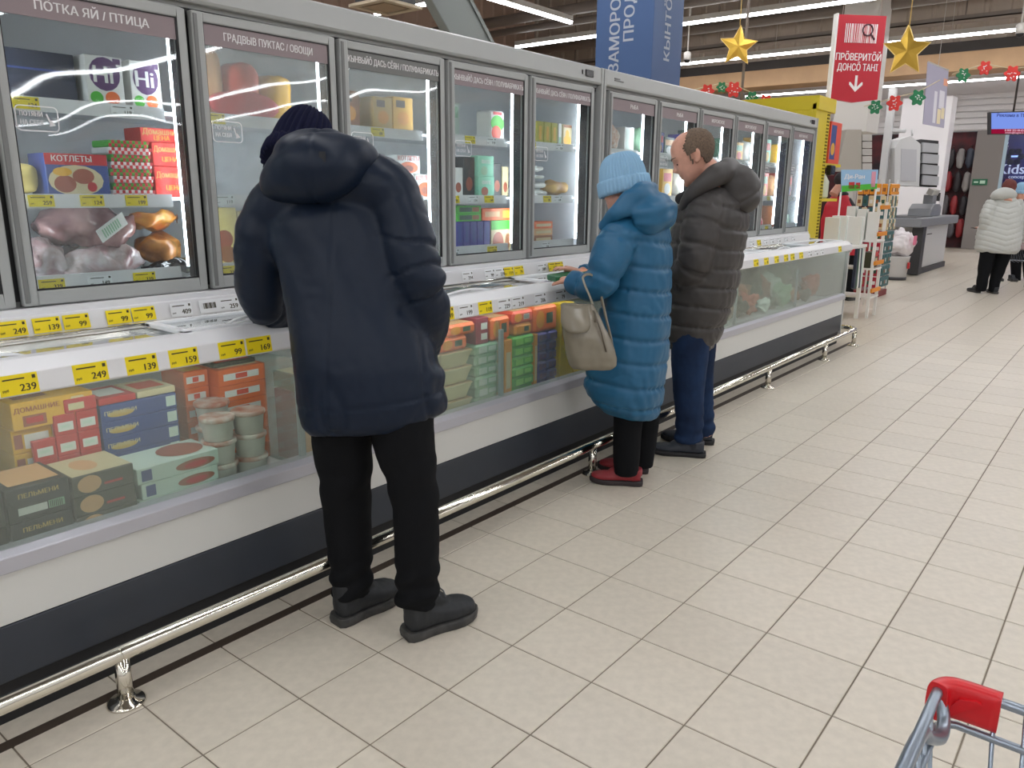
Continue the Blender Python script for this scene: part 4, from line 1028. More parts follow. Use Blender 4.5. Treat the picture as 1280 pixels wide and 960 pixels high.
# dark olive boxes with dumpling picture
for k in range(3):
    carton('dumpling_box', f'dark olive dumpling box with round dumpling picture, {od(k, 3)} of three', 'box', .828, 1.002, 2.25, 2.43, .441+k*.06, .500+k*.06, c_olive,
           [('f', .08, .46, .08, .95, 0, c_peach), ('f', .5, .8, .3, .42, c_red), ('t', .02, .98, .02, .98, c_cream), ('t', .2, .6, .2, .8, 0, c_peach)], 'dark olive dumpling boxes')
for k in range(3):
    carton('pancake_box', f'pale green and white pancake box, {od(k, 3)} of three {CH}', 'box', 1.012+.01*(k % 2), 1.268+.006*k, 2.255, 2.42, .441+k*.051, .491+k*.051, c_pale,
           [('f', .05, .17, .15, .85, c_blue), ('f', .45, .95, .1, .75, 0, c_meat), ('f', .55, .85, .2, .6, 0, c_red), ('t', .4, .95, .1, .9, 0, c_meat)], 'pale pancake boxes')
# yellow boxes
for c in range(2):
    for k in range(4):
        carton('yellow_carton', f'yellow frozen food carton, {od(k, 4)} of the {("outer", "inner")[c]} yellow column', 'box', .762+.115*c, .872+.115*c, 2.46, 2.62, .441+k*.073, .513+k*.073, c_yel,
               [('f', .3, .9, .15, .75, c_white), ('f', .05, .25, .2, .8, c_meat)], 'yellow cartons')
carton('yellow_carton', 'long yellow carton lying across the top of the yellow columns', 'box', .765, .990, 2.44, 2.62, .734, .815, c_yel, [('f', .12, .40, .1, .5, c_meat), ('f', .16, .36, .2, .42, c_red), ('f', .72, .88, .4, .9, c_cream), ('f', .3, .72, .02, 'ДОМАШНИЕ', c_meat), ('t', .1, .5, .2, .8, c_brown)], 'yellow cartons')
# red boxes
for c in range(3):
    for k in range(5 if c else 4):
        carton('red_carton', f'small red carton, {od(k, 5 if c else 4)} of the {("left", "middle", "right")[c]} red column', 'box', .806+.064*c, .868+.064*c, 2.435-.0*c, 2.452, .441+k*.0635, .504+k*.0635, c_red,
               [('f', .15, .85, .2, .62, c_white), ('f', .25, .7, .35, .5, c_pale)], 'small red cartons')
carton('red_carton', 'flat red carton on the right red column, beside the blue boxes', 'box', .905, .995, 2.432, 2.455, .759, .80, c_red, [('f', .1, .6, .2, .7, c_cream)], 'small red cartons')
# blue boxes
for k in range(6):
    carton('blue_carton', f'wide blue frozen food box, {od(k, 6)} of the blue stack', 'box', 1.004, 1.250, 2.435, 2.62, .441+k*.053, .493+k*.053, c_blue,
           [('f', .08, .42, .2, .6, 0, c_gold), ('f', .25, .5, .018, 'ПЕЛЬМЕНИ', c_cream), ('f', .85, .98, .2, .85, c_pale), ('l', .1, .9, .1, .9, c_brown)], 'blue frozen food boxes')
for k, (xa, xb, b_) in enumerate(((1.005, 1.12, c_red), (1.125, 1.252, c_cream))):
    carton('flat_packet', f'flat {("red", "cream")[k]} packet lying on top of the blue stack', 'packet', xa, xb, 2.44, 2.6, .7595, .781, b_, [('t', .15, .85, .2, .8, c_tom if k else c_white)])
# tubs
c_tub = mat('goods_tub', (206, 202, 194), .4, var=.06, vscale=25); c_lidp = mat('goods_tub_lid', (222, 214, 204), .35, rgb2=(170, 90, 60), vscale=18)
def tub(label, x, y, z, r, h, sides=20):
    t = thing('food_tub', label, 'tub', (x, y, z), 'round white food tubs')
    MB().lathe([(r*.80, 0), (r*.82, .004), (r*.93, h-.014), (r*.93, h-.012)], (x, y, z), sides).build('cup', c_tub, t)
    MB().lathe([(r, h-.014), (r*1.02, h-.011), (r*1.02, h-.002), (r*.96, h), (r*.5, h)], (x, y, z), sides).build('lid', c_lidp, t)
for c, (x, y) in enumerate(((1.325, 2.325), (1.437, 2.318))):
    for k in range(3):
        tub(f'round white food tub, {od(k, 3)} of the {("left", "right")[c]} front tub stack', x, y, .441+k*.080, .0565, .080)
tub('wide white food tub on the hidden tub stack behind the front tubs', 1.37, 2.43, .62, .058, .085); tub('white food tub carrying the wide tub behind the front tubs', 1.37, 2.43, .441, .058, .178)
# orange boxes
for c, (xa, xb, ya) in enumerate(((1.318, 1.408, 2.505), (1.413, 1.60, 2.445))):
    for k in range(6):
        carton('orange_carton', f'orange frozen food carton, {od(k, 6)} of the {("narrow", "wide")[c]} orange stack', 'box', xa, xb, ya, 2.66, .441+k*.060, .500+k*.060, c_org,
               [('f', .1, .85, .3, .7, c_white), ('f', .35, .6, .35, .65, c_tom), ('t', .1, .9, .1, .9, c_yel if not c else c_cream)], 'orange frozen food cartons')
carton('flat_packet', 'thin green and orange packet on the wide orange stack', 'packet', 1.42, 1.585, 2.48, 2.62, .802, .817, c_olive, [('t', .1, .9, .1, .9, c_tom)])
# right of the first divider
for k, (xa, xb, zt, b_, dc, lb) in enumerate(((1.615, 1.668, .705, c_mar, [('f', .2, .8, .12, .5, c_peach), ('f', .3, .7, .6, .8, 0, c_gold)], 'upright maroon box right of the glass divider'), (1.672, 1.80, .71, c_peach, [('f', .1, .5, .3, .8, c_cream), ('t', .1, .9, .1, .9, c_amber)], 'upright peach box beside the maroon box'),
                                        (1.806, 1.93, .69, c_cream, [('f', .2, .8, .3, .7, c_red)], 'upright cream box beside the peach box'), (1.936, 2.06, .70, c_amber, [('f', .2, .8, .3, .7, c_white)], 'upright amber box behind the dark navy jacket'))):
    carton('upright_carton', lb, 'box', xa, xb, 2.26, 2.42, .441, zt, b_, dc, 'upright cartons right of the divider')
carton('flat_carton', 'dark green flat box lying on the peach and maroon boxes', 'box', 1.615, 1.80, 2.27, 2.42, .711, .772, c_dgr, [('t', .05, .95, .05, .95, c_cream)])
# cream trays
for k in range(4):
    z = .441+k*.074; t = thing('food_tray', f'cream cardboard food tray, {od(k, 4)} of the tray stack', 'tray', (2.44, 2.34, z), 'cream food trays')
    rings = []
    for (kk, zz) in ((.74, 0), (.76, .003), (.97, .062), (1.0, .064), (1.0, .069)):
        rings.append([(2.44+.10*kk*sx, 2.345+.078*kk*sy, z+zz) for sx, sy in ((-1, -1), (1, -1), (1, 1), (-1, 1))])
    MB().loft(rings, 0, False, True).build('tray', cm('traycream', (208, 200, 160)), t)
    MB().box(2.44-.098, 2.44+.098, 2.345-.076, 2.345+.076, z+.069, z+.0715).build('film_lid', cm('film', (196, 168, 132), .25), t)
def packs(label, xs, y0, y1, z0, h, n, base, print_, grp, lump=.006):
    for c, (xa, xb) in enumerate(xs):
        for k in range(n):
            w_ = '' if len(xs) == 1 else ('left ' if c == 0 else 'right ')
            j1, j2 = .004*math.sin(k*2.3+c), .004*math.cos(k*1.7+c)
            carton('frozen_pack', f'{label}, {od(k, n)} of the {w_}stack', 'packet', xa+j1, xb+j1, y0+.004+j2, y1+j2, z0+k*h, z0+k*h+h*.985, base, [('f', .14, .48, .2, .8, print_), ('f', .54, .86, .3, .72, print_)] if print_ else [], grp, .009)
packs('pale green vegetable pack', [(2.57, 2.735)], 2.27, 2.42, .441, .05, 6, c_lgr, c_pale, 'pale green vegetable packs')
packs('bright green vegetable pack', [(2.832, 3.0)], 2.265, 2.42, .441, .050, 6, c_grn, cm('lime', (140, 224, 90)), 'bright green vegetable packs')
packs('violet berry pack', [(3.032, 3.112), (3.117, 3.196)], 2.265, 2.42, .441, .049, 6, c_vio, c_purp, 'violet berry packs')
for k, (xa, xb, lb) in enumerate(((2.772, 2.828, 'tall amber box between the second divider and the green packs'), (3.003, 3.029, 'thin amber box between green and violet packs'))):
    carton('amber_carton', lb, 'box', xa, xb, 2.27, 2.42, .441, .735, c_amber, [('f', .2, .8, .2, .8, c_cream)])
carton('yellow_box', 'tall yellow box at the end of the near chest beside the taupe bag', 'box', 3.215, 3.33, 2.262, 2.45, .441, .862, cm('deepyellow', (214, 178, 20)), [('f', .1, .9, .8, .95, c_dgr), ('f', .1, .9, .55, .7, c_amber)])
carton('yellow_box', 'second tall yellow box hidden behind the taupe bag', 'box', 3.34, 3.50, 2.262, 2.45, .441, .80, MATS['goods_deepyellow'], [('f', .1, .9, .6, .8, c_dgr)])
for i, (xa, xb, z0, z1, b_, lb) in enumerate(((2.35, 2.50, .738, .800, c_org, 'orange pouch on the cream trays beside the navy jacket'), (2.40, 2.555, .800, .852, c_org, 'upper orange pouch above the cream trays'), (2.58, 2.665, .742, .86, c_mar, 'maroon box on the pale green packs'),
                                       (2.685, 2.80, .742, .850, c_org, 'wide orange pouch with green badge above the second divider'), (2.86, 2.97, .742, .80, c_amber, 'amber pouch lying on the bright green packs'), (2.84, 2.98, .80, .862, c_tom, 'tomato orange pouch with barcode above the green packs'), (3.01, 3.18, .738, .865, c_org, 'large orange pouch on the violet packs'))):
    if 'box' in lb:
        carton('frozen_carton', lb, 'box', xa, xb, 2.28, 2.42, z0, z1, b_, [('f', .4, .9, .55, .8, c_white), ('f', .4, .9, .15, .4, c_white)])
    else:
        carton('frozen_pouch', lb, 'packet', xa, xb+.02, 2.275, 2.42, z0, z1-.001, b_, [('f', .5, .78, .3, .72, c_dgr if i != 5 else c_white), ('f', .05, .42, .15, .85, 0, c_amber), ('t', .1, .9, .1, .9, c_peach)]+([('f', .52+.04*q, .54+.04*q, .34, .68, c_ink) for q in range(6)] if i == 5 else []), None, .012)
# far chest: bags heaped behind hazy glass
rng = random.Random(3)
heap = [(c_dgr, 'dark green'), (c_lgr, 'pale green'), (c_brown, 'brown'), (c_olive, 'olive'), (c_meat, 'reddish'), (c_pale, 'whitish')]
for i in range(11):
    x = 5.02+i*.245; b_, w_ = heap[i % 6]; zt = rng.uniform(.56, .70)
    where = ['first', 'second', 'third', 'fourth', 'fifth', 'sixth', 'seventh', 'eighth', 'ninth', 'tenth', 'last'][i]
    pouch('frozen_bag', f'{w_} frozen bag in the far chest, {where} along the front row', 'packet', x, x+.23, 2.35, 2.55, .442, zt, b_, .07, 'frozen bags in the far chest', i)
    b2, w2 = heap[(i+2) % 6]
    pouch('frozen_bag', f'{w2} frozen bag in the far chest, {where} along the back row', 'packet', x, x+.22, 2.62, 2.9, .442, zt+.10, b2, .07, 'frozen bags in the far chest', i+30)

# ---- upper cabinets
S0, S1, S2 = 1.086, 1.3855, 1.6755
YS = 2.765
D1 = 'behind the poultry door'
for k, (xa, xb) in enumerate(((1.225, 1.345), (1.37, 1.475))):
    carton('berry_box', f'white box with purple disc and {("Hi", "Hi")[0]} print, {("left", "right")[k]} one {D1}', 'box', xa, xb, YS, YS+.1, S2, 1.835, c_white,
           [('f', .08, .92, .32, .98, 0, c_purp), ('f', .45, .62, .075, 'Hi', c_white), ('f', .05, .4, .05, .3, 0, c_grn), ('f', .45, .85, .05, .32, 0, c_org), ('f', .74, .95, .86, .97, c_purp)], 'white boxes with purple disc')
carton('dark_block', f'wide dark navy block on the top shelf {D1}', 'box', .965, 1.205, YS+.03, YS+.25, S2, 1.83, c_navy, [('f', .05, .95, .62, .66, c_blue)])  # plain dark block with a thin blue line
pouch('dumpling_bag', f'yellow dumpling bag left of the cutlet box {D1}', 'packet', .955, 1.062, YS, YS+.12, S1, 1.50, cm('dough', (222, 200, 120)), .02, None, 5)
carton('orange_bag', f'small orange pack above the dumpling bag {D1}', 'packet', .965, 1.025, YS+.14, YS+.2, S1, 1.56, c_amber, [('f', .2, .8, .2, .8, 0, c_org)])
carton('cutlet_box', 'red, white and blue cutlet box with plate picture and printed title', 'box', 1.066, 1.262, YS, YS+.13, S1, 1.522, c_blue,
       [('f', .0, .99, .74, 1, c_red), ('f', .42, .875, .026, 'КОТЛЕТЫ', c_white), ('f', .02, .9, .02, .74, 0, c_cream), ('f', .1, .45, .1, .5, 0, c_meat), ('f', .4, .75, .3, .66, 0, c_meat), ('f', .62, .78, .12, .35, 0, c_red), ('f', .1, .4, .48, .68, 0, c_yel)])
for k in range(8):
    o = carton('burger_pack', f'flat {("white-red", "green-red")[k % 2]} checked pack, {od(k, 8)} of the stack {D1}', 'packet', 1.27+.004*(k % 3), 1.415-.003*(k % 2), YS+.004*(k % 2), YS+.13, S1+k*.0235, S1+.0225+k*.0235, c_grn if k % 2 else c_white,
               [('f', q/14, (q+1)/14, .5*(q % 2), .5*(q % 2)+.5, c_red) for q in range(14)], 'flat checked packs', .004)
for k, (xa, xb, za, zb, ya) in enumerate(((1.42, 1.555, S1, 1.49, YS), (1.425, 1.55, 1.491, 1.572, YS+.01), (1.40, 1.55, 1.573, 1.622, YS+.03))):
    carton('red_pelmeni_box', f'bright red box with yellow script, {("lowest", "middle", "topmost")[k]} of three {D1}', 'box', xa, xb, ya, ya+.12, za, zb, cm('brightred', (214, 42, 30)),
           [('f', .5, .72, .028, 'Домашние', c_gold), ('f', .5, .3, .022, 'ЦЕНА', c_yel)], 'bright red boxes')
m_chick = mat('goods_chicken', (190, 150, 146), .18, rgb2=(132, 88, 88), vscale=14, coat=.5, bump=.6, bscale=30, bdist=.006)
m_film = mat('goods_frostfilm', (206, 196, 196), .15, rgb2=(166, 132, 132), vscale=20, coat=.6, bump=.8, bscale=45, bdist=.005)
def weigh_label(o):
    q = MB(); c_ = np.array((1.245, YS-.018, 1.285)); u = np.array((.83, 0, .56)); v = np.array((-.5, -.35, .78)); q.obox(c_, u*.055, v*.026, np.cross(u, v)*.0015, 0)
    for k in range(8): q.obox(c_-u*.035+u*.009*k+np.cross(u, v)*.002, u*.0025, v*.017, np.cross(u, v)*.0004, 1)
    q.build('weight_label', [c_white, c_lgr], o)
pouch('chicken_bag', f'large pink frozen chicken in clear film with paper label {D1}', 'packet', 1.05, 1.385, YS, YS+.2, 1.19, 1.375, m_chick, .05, None, 2, weigh_label)
pouch('chicken_bag', f'pale frozen poultry bag at the lower left corner {D1}', 'packet', .955, 1.12, YS-.015, YS+.16, S0, 1.27, m_film, .05, None, 8)
pouch('chicken_bag', f'pink poultry pieces in film at the bottom centre {D1}', 'packet', 1.07, 1.385, YS-.02, YS+.17, S0, 1.235, m_film, .045, None, 15)
pouch('wing_bag', f'orange-brown marinated wings bag on the bottom right {D1}', 'packet', 1.36, 1.53, YS, YS+.14, 1.13, 1.275, mat('goods_wings', (186, 124, 62), .3, rgb2=(120, 74, 38), vscale=20, coat=.4), .035, None, 21)
pouch('wing_bag', f'yellow-orange bag on top of the marinated wings {D1}', 'packet', 1.345, 1.53, YS+.01, YS+.14, 1.262, 1.345, mat('goods_wings2', (222, 160, 56), .3, rgb2=(196, 96, 40), vscale=16, coat=.4), .03, None, 22)
pouch('black_tray', f'glossy black film tray at the lower right corner {D1}', 'packet', 1.37, 1.57, YS-.02, YS+.13, S0, 1.18, mat('goods_blackfilm', (26, 26, 28), .15, coat=.5), .03, None, 23)
# vegetable door (2)
for k, (xa, xb, b_, w_) in enumerate(((1.63, 1.74, c_peach, 'yellow-peach'), (1.745, 1.90, c_tom, 'red'), (1.905, 2.05, c_yel, 'yellow'))):
    pouch('vegetable_bag', f'{w_} vegetable bag on the top shelf behind the vegetable door', 'packet', xa, xb, YS, YS+.15, S2, 1.92-.03*k, b_, .012, None, 30+k, None, 6)
pouch('vegetable_bag', 'second red vegetable bag low on the top shelf behind the vegetable door', 'packet', 1.65, 1.95, YS-.02, YS+.02, S2, 1.775, c_red, .008, None, 35, None, 6)
carton('snack_box', 'narrow white and red box on the middle shelf behind the vegetable door', 'box', 1.60, 1.645, YS, YS+.1, S1, 1.475, c_white, [('f', .1, .9, .1, .55, 0, c_meat), ('f', 0, 1, .85, 1, c_black)])
carton('potato_box', 'pale yellow box with potato picture on the bottom behind the vegetable door', 'box', 1.585, 1.73, YS, YS+.12, S0, 1.345, cm('paleyellow', (226, 206, 128)), [('f', .35, .85, .4, .68, 0, c_meat), ('f', .42, .9, .2, .45, 0, c_brown), ('f', .05, .2, .06, .2, c_dgr)])
carton('potato_box', 'second pale yellow box beside the potato box', 'box', 1.737, 1.88, YS, YS+.12, S0, 1.33, MATS['goods_paleyellow'], [('f', .3, .8, .3, .6, 0, c_meat)])
# door 3
XS = .03
for k, (xa, xb, zt, b_, w_) in enumerate(((2.23, 2.34, 1.83, c_brown, 'brown'), (2.42, 2.53, 1.82, c_gold, 'gold'), (2.535, 2.66, 1.83, c_yel, 'yellow'))):
    carton('nugget_box', f'{w_} box on the top shelf behind the hazy third door', 'box', xa, xb, YS, YS+.13, S2, zt, b_, [('f', .2, .8, .2, .6, 0, c_amber), ('f', .15, .6, .7, .9, c_ink)])
for k in range(3):
    carton('cutlet_box', f'white cutlet box with orange picture, {("lower left", "lower right", "upper")[k]} one of three behind the third door', 'box', (2.52, 2.665, 2.55)[k], (2.66, 2.80, 2.70)[k], YS, YS+.12, (S1, S1, 1.492)[k], (1.491, 1.491, 1.575)[k], c_white,
           [('f', .5, .82, .03, 'КОТЛЕТЫ', c_red), ('f', .1, .9, .02, .65, 0, c_org), ('f', .3, .7, .12, .45, 0, c_meat)], 'white cutlet boxes')
for k in range(3): carton('dark_block', f'dark violet box, {("first", "second", "third")[k]} in the bottom row behind the third door', 'box', 2.30+.16*k, 2.45+.16*k, YS, YS+.12, S0, 1.30, c_navy, [('f', .1, .9, .4, .8, c_vio)])
# door 4
XS = .055
D4 = 'behind the fourth door'
carton('veg_pack', f'white pack with green and orange vegetables on the top shelf {D4}', 'packet', 3.19, 3.31, YS, YS+.1, S2, 1.825, c_white, [('f', .05, .95, .3, .85, 0, c_grn), ('f', .1, .75, .02, .5, 0, c_tom), ('f', .2, .8, .86, .96, c_red)], None, .008)
carton('white_pack', f'white carton at the back of the top shelf {D4}', 'box', 2.98, 3.12, YS+.15, YS+.27, S2, 1.86, c_pale, [('f', .1, .9, .6, .9, c_lgr)])
for k in range(2):
    carton('mint_box', f'mint green box, {("lower", "upper")[k]} of two on the middle shelf {D4}', 'box', 3.10-.004*k, 3.225-.004*k, YS, YS+.1, S1+k*.105, S1+.104+k*.105, c_mint, [('f', .5, .7, .026, 'ФИЛЕ', c_white), ('f', .15, .6, .05, .5, 0, c_meat if k == 0 else c_lgr)])
for k, (xa, xb, zt, b_, w_) in enumerate(((2.93, 3.0, 1.53, c_white, 'white'), (3.005, 3.09, 1.585, c_black, 'black'), (3.235, 3.31, 1.56, c_black, 'second black'), (3.315, 3.37, 1.545, c_cream, 'cream'))):
    carton('meat_pack', f'{w_} upright pack on the middle shelf {D4}', 'packet', xa, xb, YS+.02, YS+.14, S1, zt, b_, [('f', .2, .8, .15, .5, 0, c_meat)])
for k in range(2): carton('green_carton', f'green carton, {("lower", "upper")[k]} of two at the bottom left {D4}', 'box', 2.93, 3.12, YS, YS+.12, 1.262+k*.04, 1.301+k*.04, c_grn, [('f', .1, .6, .2, .8, c_dgr), ('f', .62, .9, .2, .8, c_brown)])
carton('orange_carton', f'flat orange carton at the bottom {D4}', 'box', 3.125, 3.37, YS, YS+.12, 1.262, 1.325, c_org, [('f', .1, .6, .3, .75, c_peach), ('f', .7, .95, .2, .8, c_yel)])
for k in range(5): carton('violet_box', f'blue-violet box, {("first", "second", "third", "fourth", "fifth")[k]} in the bottom row {D4}', 'box', 2.925+.054*k, 2.976+.054*k, YS, YS+.12, S0, 1.261, c_vio, [('f', .3, .7, .4, .9, c_blue)], 'blue-violet boxes')
carton('steak_box', f'green box with brown steak picture at the bottom {D4}', 'box', 3.20, 3.37, YS, YS+.12, S0, 1.261, c_cream, [('f', 0, 1, .72, 1, c_grn), ('f', .08, .62, .05, .66, 0, c_meat), ('f', .7, .95, .1, .6, 0, c_brown)])
# door 5
XS = .10
D5 = 'behind the fifth door'
for k, (xa, xb) in enumerate(((3.55, 3.615), (3.62, 3.685), (3.69, 3.75))): carton('yellow_bag', f'yellow-olive bag, {("first", "second", "third")[k]} on the top shelf {D5}', 'packet', xa, xb, YS, YS+.1, S2, 1.80, cm('oliveyellow', (176, 170, 50)), [('f', .3, .7, .2, .8, c_yel)])
carton('white_pack', f'white slim pack on the top shelf {D5}', 'packet', 3.76, 3.79, YS, YS+.1, S2, 1.80, c_white, [('f', .1, .9, .1, .4, c_lgr)])
carton('pear_bag', f'cream pack with yellow pear picture on the top shelf {D5}', 'packet', 3.80, 3.90, YS, YS+.1, S2, 1.80, c_cream, [('f', .1, .85, .05, .5, 0, c_yel), ('f', .28, .65, .35, .75, 0, c_yel), ('f', .1, .9, .85, .97, c_brown)], None, .008)
for k in range(4): pouch('white_sack', f'white frozen sack, {od(k, 4)} of the pile {D5}', 'packet', 3.54, 3.70-.01*k, YS, YS+.13, S1+k*.045, S1+.046+k*.045, c_white, .015, 'white frozen sacks', 60+k)
pouch('pastry_bag', f'golden brown pastry bag on the middle shelf {D5}', 'packet', 3.70, 3.93, YS-.01, YS+.14, S1, 1.49, mat('goods_pastry', (206, 168, 92), .35, rgb2=(160, 112, 60), vscale=12), .03, None, 65)
for k in range(4): carton('meal_tray', f'clear tray of {("orange", "brown", "peach", "orange-brown")[k]} food, {od(k, 4)} of the pile {D5}', 'tray', 3.54, 3.72+.06*(k == 0), YS, YS+.12, S0+.04*k, S0+.039+.04*k, (c_tom, c_brown, c_peach, c_org)[k], [('f', .1, .9, .3, .7, c_cream)])
# far freezer doors
XS = 0.0
pal = [(c_white, 'white'), (c_lgr, 'pale green'), (c_tom, 'orange-red'), (c_yel, 'yellow'), (c_vio, 'violet'), (c_brown, 'brown'), (c_mint, 'mint'), (c_dgr, 'dark green'), (c_red, 'red'), (c_peach, 'peach')]
dn = ['sixth', 'seventh', 'eighth', 'ninth', 'tenth', 'last']
for d in range(6):
    a, b_ = DOORS[6+d]
    for si, (S, sw) in enumerate(((S0, 'bottom'), (S1, 'middle shelf'), (S2, 'top shelf'))):
        for k in range(3):
            if d == 0 and si == 2: continue
            mt, wd = pal[(d*3+si*4+k*3) % 10]; xa = a+.06+.155*k; zt = S+rng.uniform(.12, .22)
            nm = f'{wd} pack on the {sw} behind the {dn[d]} door, {("first", "second", "third")[k]} of three'
            if (d+si+k) % 3 == 0: pouch('frozen_pack', nm, 'packet', xa, xa+.14, YS, YS+.14, S, zt, mt, .02, 'packs in the far freezer', d*9+si*3+k)
            else: carton('frozen_carton', nm, 'box', xa, xa+.145, YS, YS+.14, S, zt, mt, [('f', .1, .9, .55, .85, pal[(d+si+k+4) % 10][0]), ('f', .2, .8, .08, .5, 0, pal[(d+k+7) % 10][0])], 'packs in the far freezer')
pouch('shrimp_bag', 'clear bag of pink shrimps on the top shelf behind the sixth door', 'packet', 4.42, 4.58, YS, YS+.12, S2, 1.86, mat('goods_shrimp', (220, 172, 150), .35, rgb2=(236, 222, 208), vscale=45), .03, None, 90)
carton('white_pack', 'white carton beside the shrimp bag behind the sixth door', 'box', 4.60, 4.72, YS, YS+.12, S2, 1.83, c_white, [('f', .1, .9, .1, .9, c_pale)])
# ================================================================== surroundings
def VP(gx, gy): return Fig(gx, gy).P
# ---- blue column with lettering
m_bluec = mat('column_blue', (58, 86, 130), .5, var=.04, vscale=2)
m_letters = mat('column_letters', (168, 174, 186), .6)
col = MB().box(6.0, 6.51, 3.38, 3.93, 0, 6.2).build('column_1', m_bluec, None, .006); tag(struct(col), 'blue clad column with pale upright lettering behind the freezers')
def vtext(s, base, v, size):      # reads upwards from base; v is where the letters' tops point
    V, _ = text_geo(s); h = (max(p[0] for p in V)-min(p[0] for p in V))*size
    return MB().text(s, (base[0], base[1], base[2]+h/2), (0, 0, 1), v, size)
vtext('ЗАМОРОЖЕННЫЕ', (5.997, 3.735, 2.40), (0, 1, 0), .135).build('lettering', m_letters, col)
vtext('ПРОДУКТЫ', (5.997, 3.60, 2.635), (0, 1, 0), .135).build('lettering', m_letters, col)
vtext('КЫНТӦМ', (6.246, 3.377, 2.49), (-1, 0, 0), .135).build('lettering', m_letters, col)
# ---- ceiling services
m_duct = mat('duct_metal', (136, 140, 136), .45, metal=.3)
t = thing('air_duct', 'grey sheet metal duct slanting up behind the freezers', 'duct', (5.4, 5.0, 2.2))
MB().prism([(4.05, 4.05), (5.95, 2.12), (6.50, 2.12), (4.62, 4.05)], (0, 5.0, 0), (1, 0, 0), (0, 0, 1), (0, .10, 0)).build('duct_body', m_duct, t, .01)
MB().prism([(4.60, 4.05), (6.48, 2.12), (6.53, 2.12), (4.65, 4.05)], (0, 4.985, 0), (1, 0, 0), (0, 0, 1), (0, .03, 0)).build('seam_flange', m_duct, t)
MB().box(5.9, 6.55, 4.9, 5.6, 0, 2.12).build('duct_stand', m_duct, t)
m_cass = mat('cassette_cream', (214, 198, 172), .5)
t = thing('air_conditioner', 'cream ceiling cassette air conditioner hanging above the vegetable door', 'air conditioner', (7.15, 7.8, 3.6))
mb = MB(); x0, x1, y0, y1, z = 6.82, 7.46, 7.46, 8.10, 3.6
for (a, b_, c, d) in ((x0, x1, y0, y0+.08), (x0, x1, y1-.08, y1), (x0, x0+.08, y0+.08, y1-.08), (x1-.08, x1, y0+.08, y1-.08)): mb.box(a, b_, c, d, z, z+.035)
mb.build('frame', m_cass, t, .004)
MB().box(x0+.13, x1-.13, y0+.13, y1-.13, z+.004, z+.03).build('intake_grille', mat('cassette_grille', (176, 154, 128), .6), t)
MB().box(x0+.08, x1-.08, y0+.08, y1-.08, z+.02, z+.04).build('air_slot', m_dark, t)
MB().box(x0+.06, x1-.06, y0+.06, y1-.06, z+.04, z+.30).build('casing', mat('casing_grey', (70, 72, 74), .5), t)
for a in (x0+.1, x1-.1): MB().tube([(a, (y0+y1)/2, z+.30), (a, (y0+y1)/2, 6.12)], .006, 6).build('hanger_rod', m_dark, t)
m_pipe = mat('pipe_grey', (128, 118, 110), .5)
for k, (x, zz, r) in enumerate(((11.5, 4.35, .09), (11.75, 4.22, .06), (14.9, 4.5, .10))):
    t = thing('ceiling_pipe', ('thick grey pipe crossing under the roof above the first lamp', 'thinner grey pipe beside the thick pipe above the first lamp', 'thick grey pipe crossing above the second lamp')[k], 'pipe', (x, 0, zz))
    MB().tube([(x, -7.9, zz), (x, 12.9, zz)], r, 12).build('pipe', m_pipe, t)
    for y in (-5, -1, 3, 7, 11): MB().box(x-.01, x+.01, y-.01, y+.01, zz+r*.9, 6.13).build('hanger', m_pipe, t)
t = thing('cable_tray', 'grey perforated cable tray above the second lamp', 'cable tray', (15.9, 0, 4.3))
MB().box(15.8, 16.1, -7.9, 12.9, 4.28, 4.30).box(15.8, 15.81, -7.9, 12.9, 4.28, 4.36).box(16.09, 16.1, -7.9, 12.9, 4.28, 4.36).build('tray', m_pipe, t)
for y in (-5, -1, 3, 7, 11): MB().box(15.94, 15.96, y-.01, y+.01, 4.30, 6.13).build('hanger', m_pipe, t)
P_ = VP(9.5, 4.3)
t = thing('hanging_rod', 'thin grey rod hanging from the roof beside the smaller gold star', 'rod', tuple(P_(932, 150)))
a = P_(936, 0); MB().tube([(a[0], a[1], 2.0), (a[0], a[1], 6.15)], .018, 8).build('rod', m_pipe, t); MB().box(a[0]-.05, a[0]+.05, a[1]-.05, a[1]+.05, 1.98, 2.0).build('end_plate', m_pipe, t)
for nm, (px, py), g in (('dome security camera hanging left of the smaller gold star', (859, 75), (12.5, 6.5)), ('dome security camera at the right end of the second lamp', (1275, 42), (13, 1.75))):
    c_ = VP(*g)(px, py); t = thing('security_camera', nm, 'camera', tuple(c_))
    MB().lathe([(.055, .0), (.06, .05), (.06, .11), (.03, .13)], (c_[0], c_[1], c_[2]), 16).build('housing', m_trunk, t)
    MB().ellipsoid((c_[0], c_[1], c_[2]-.005), .05, .05, .045, 14, 10).build('dome', mat('dome_dark', (30, 30, 32), .1), t)
    MB().tube([(c_[0], c_[1], c_[2]+.12), (c_[0], c_[1], 6.15)], .012, 6).build('stem', m_trunk, t)
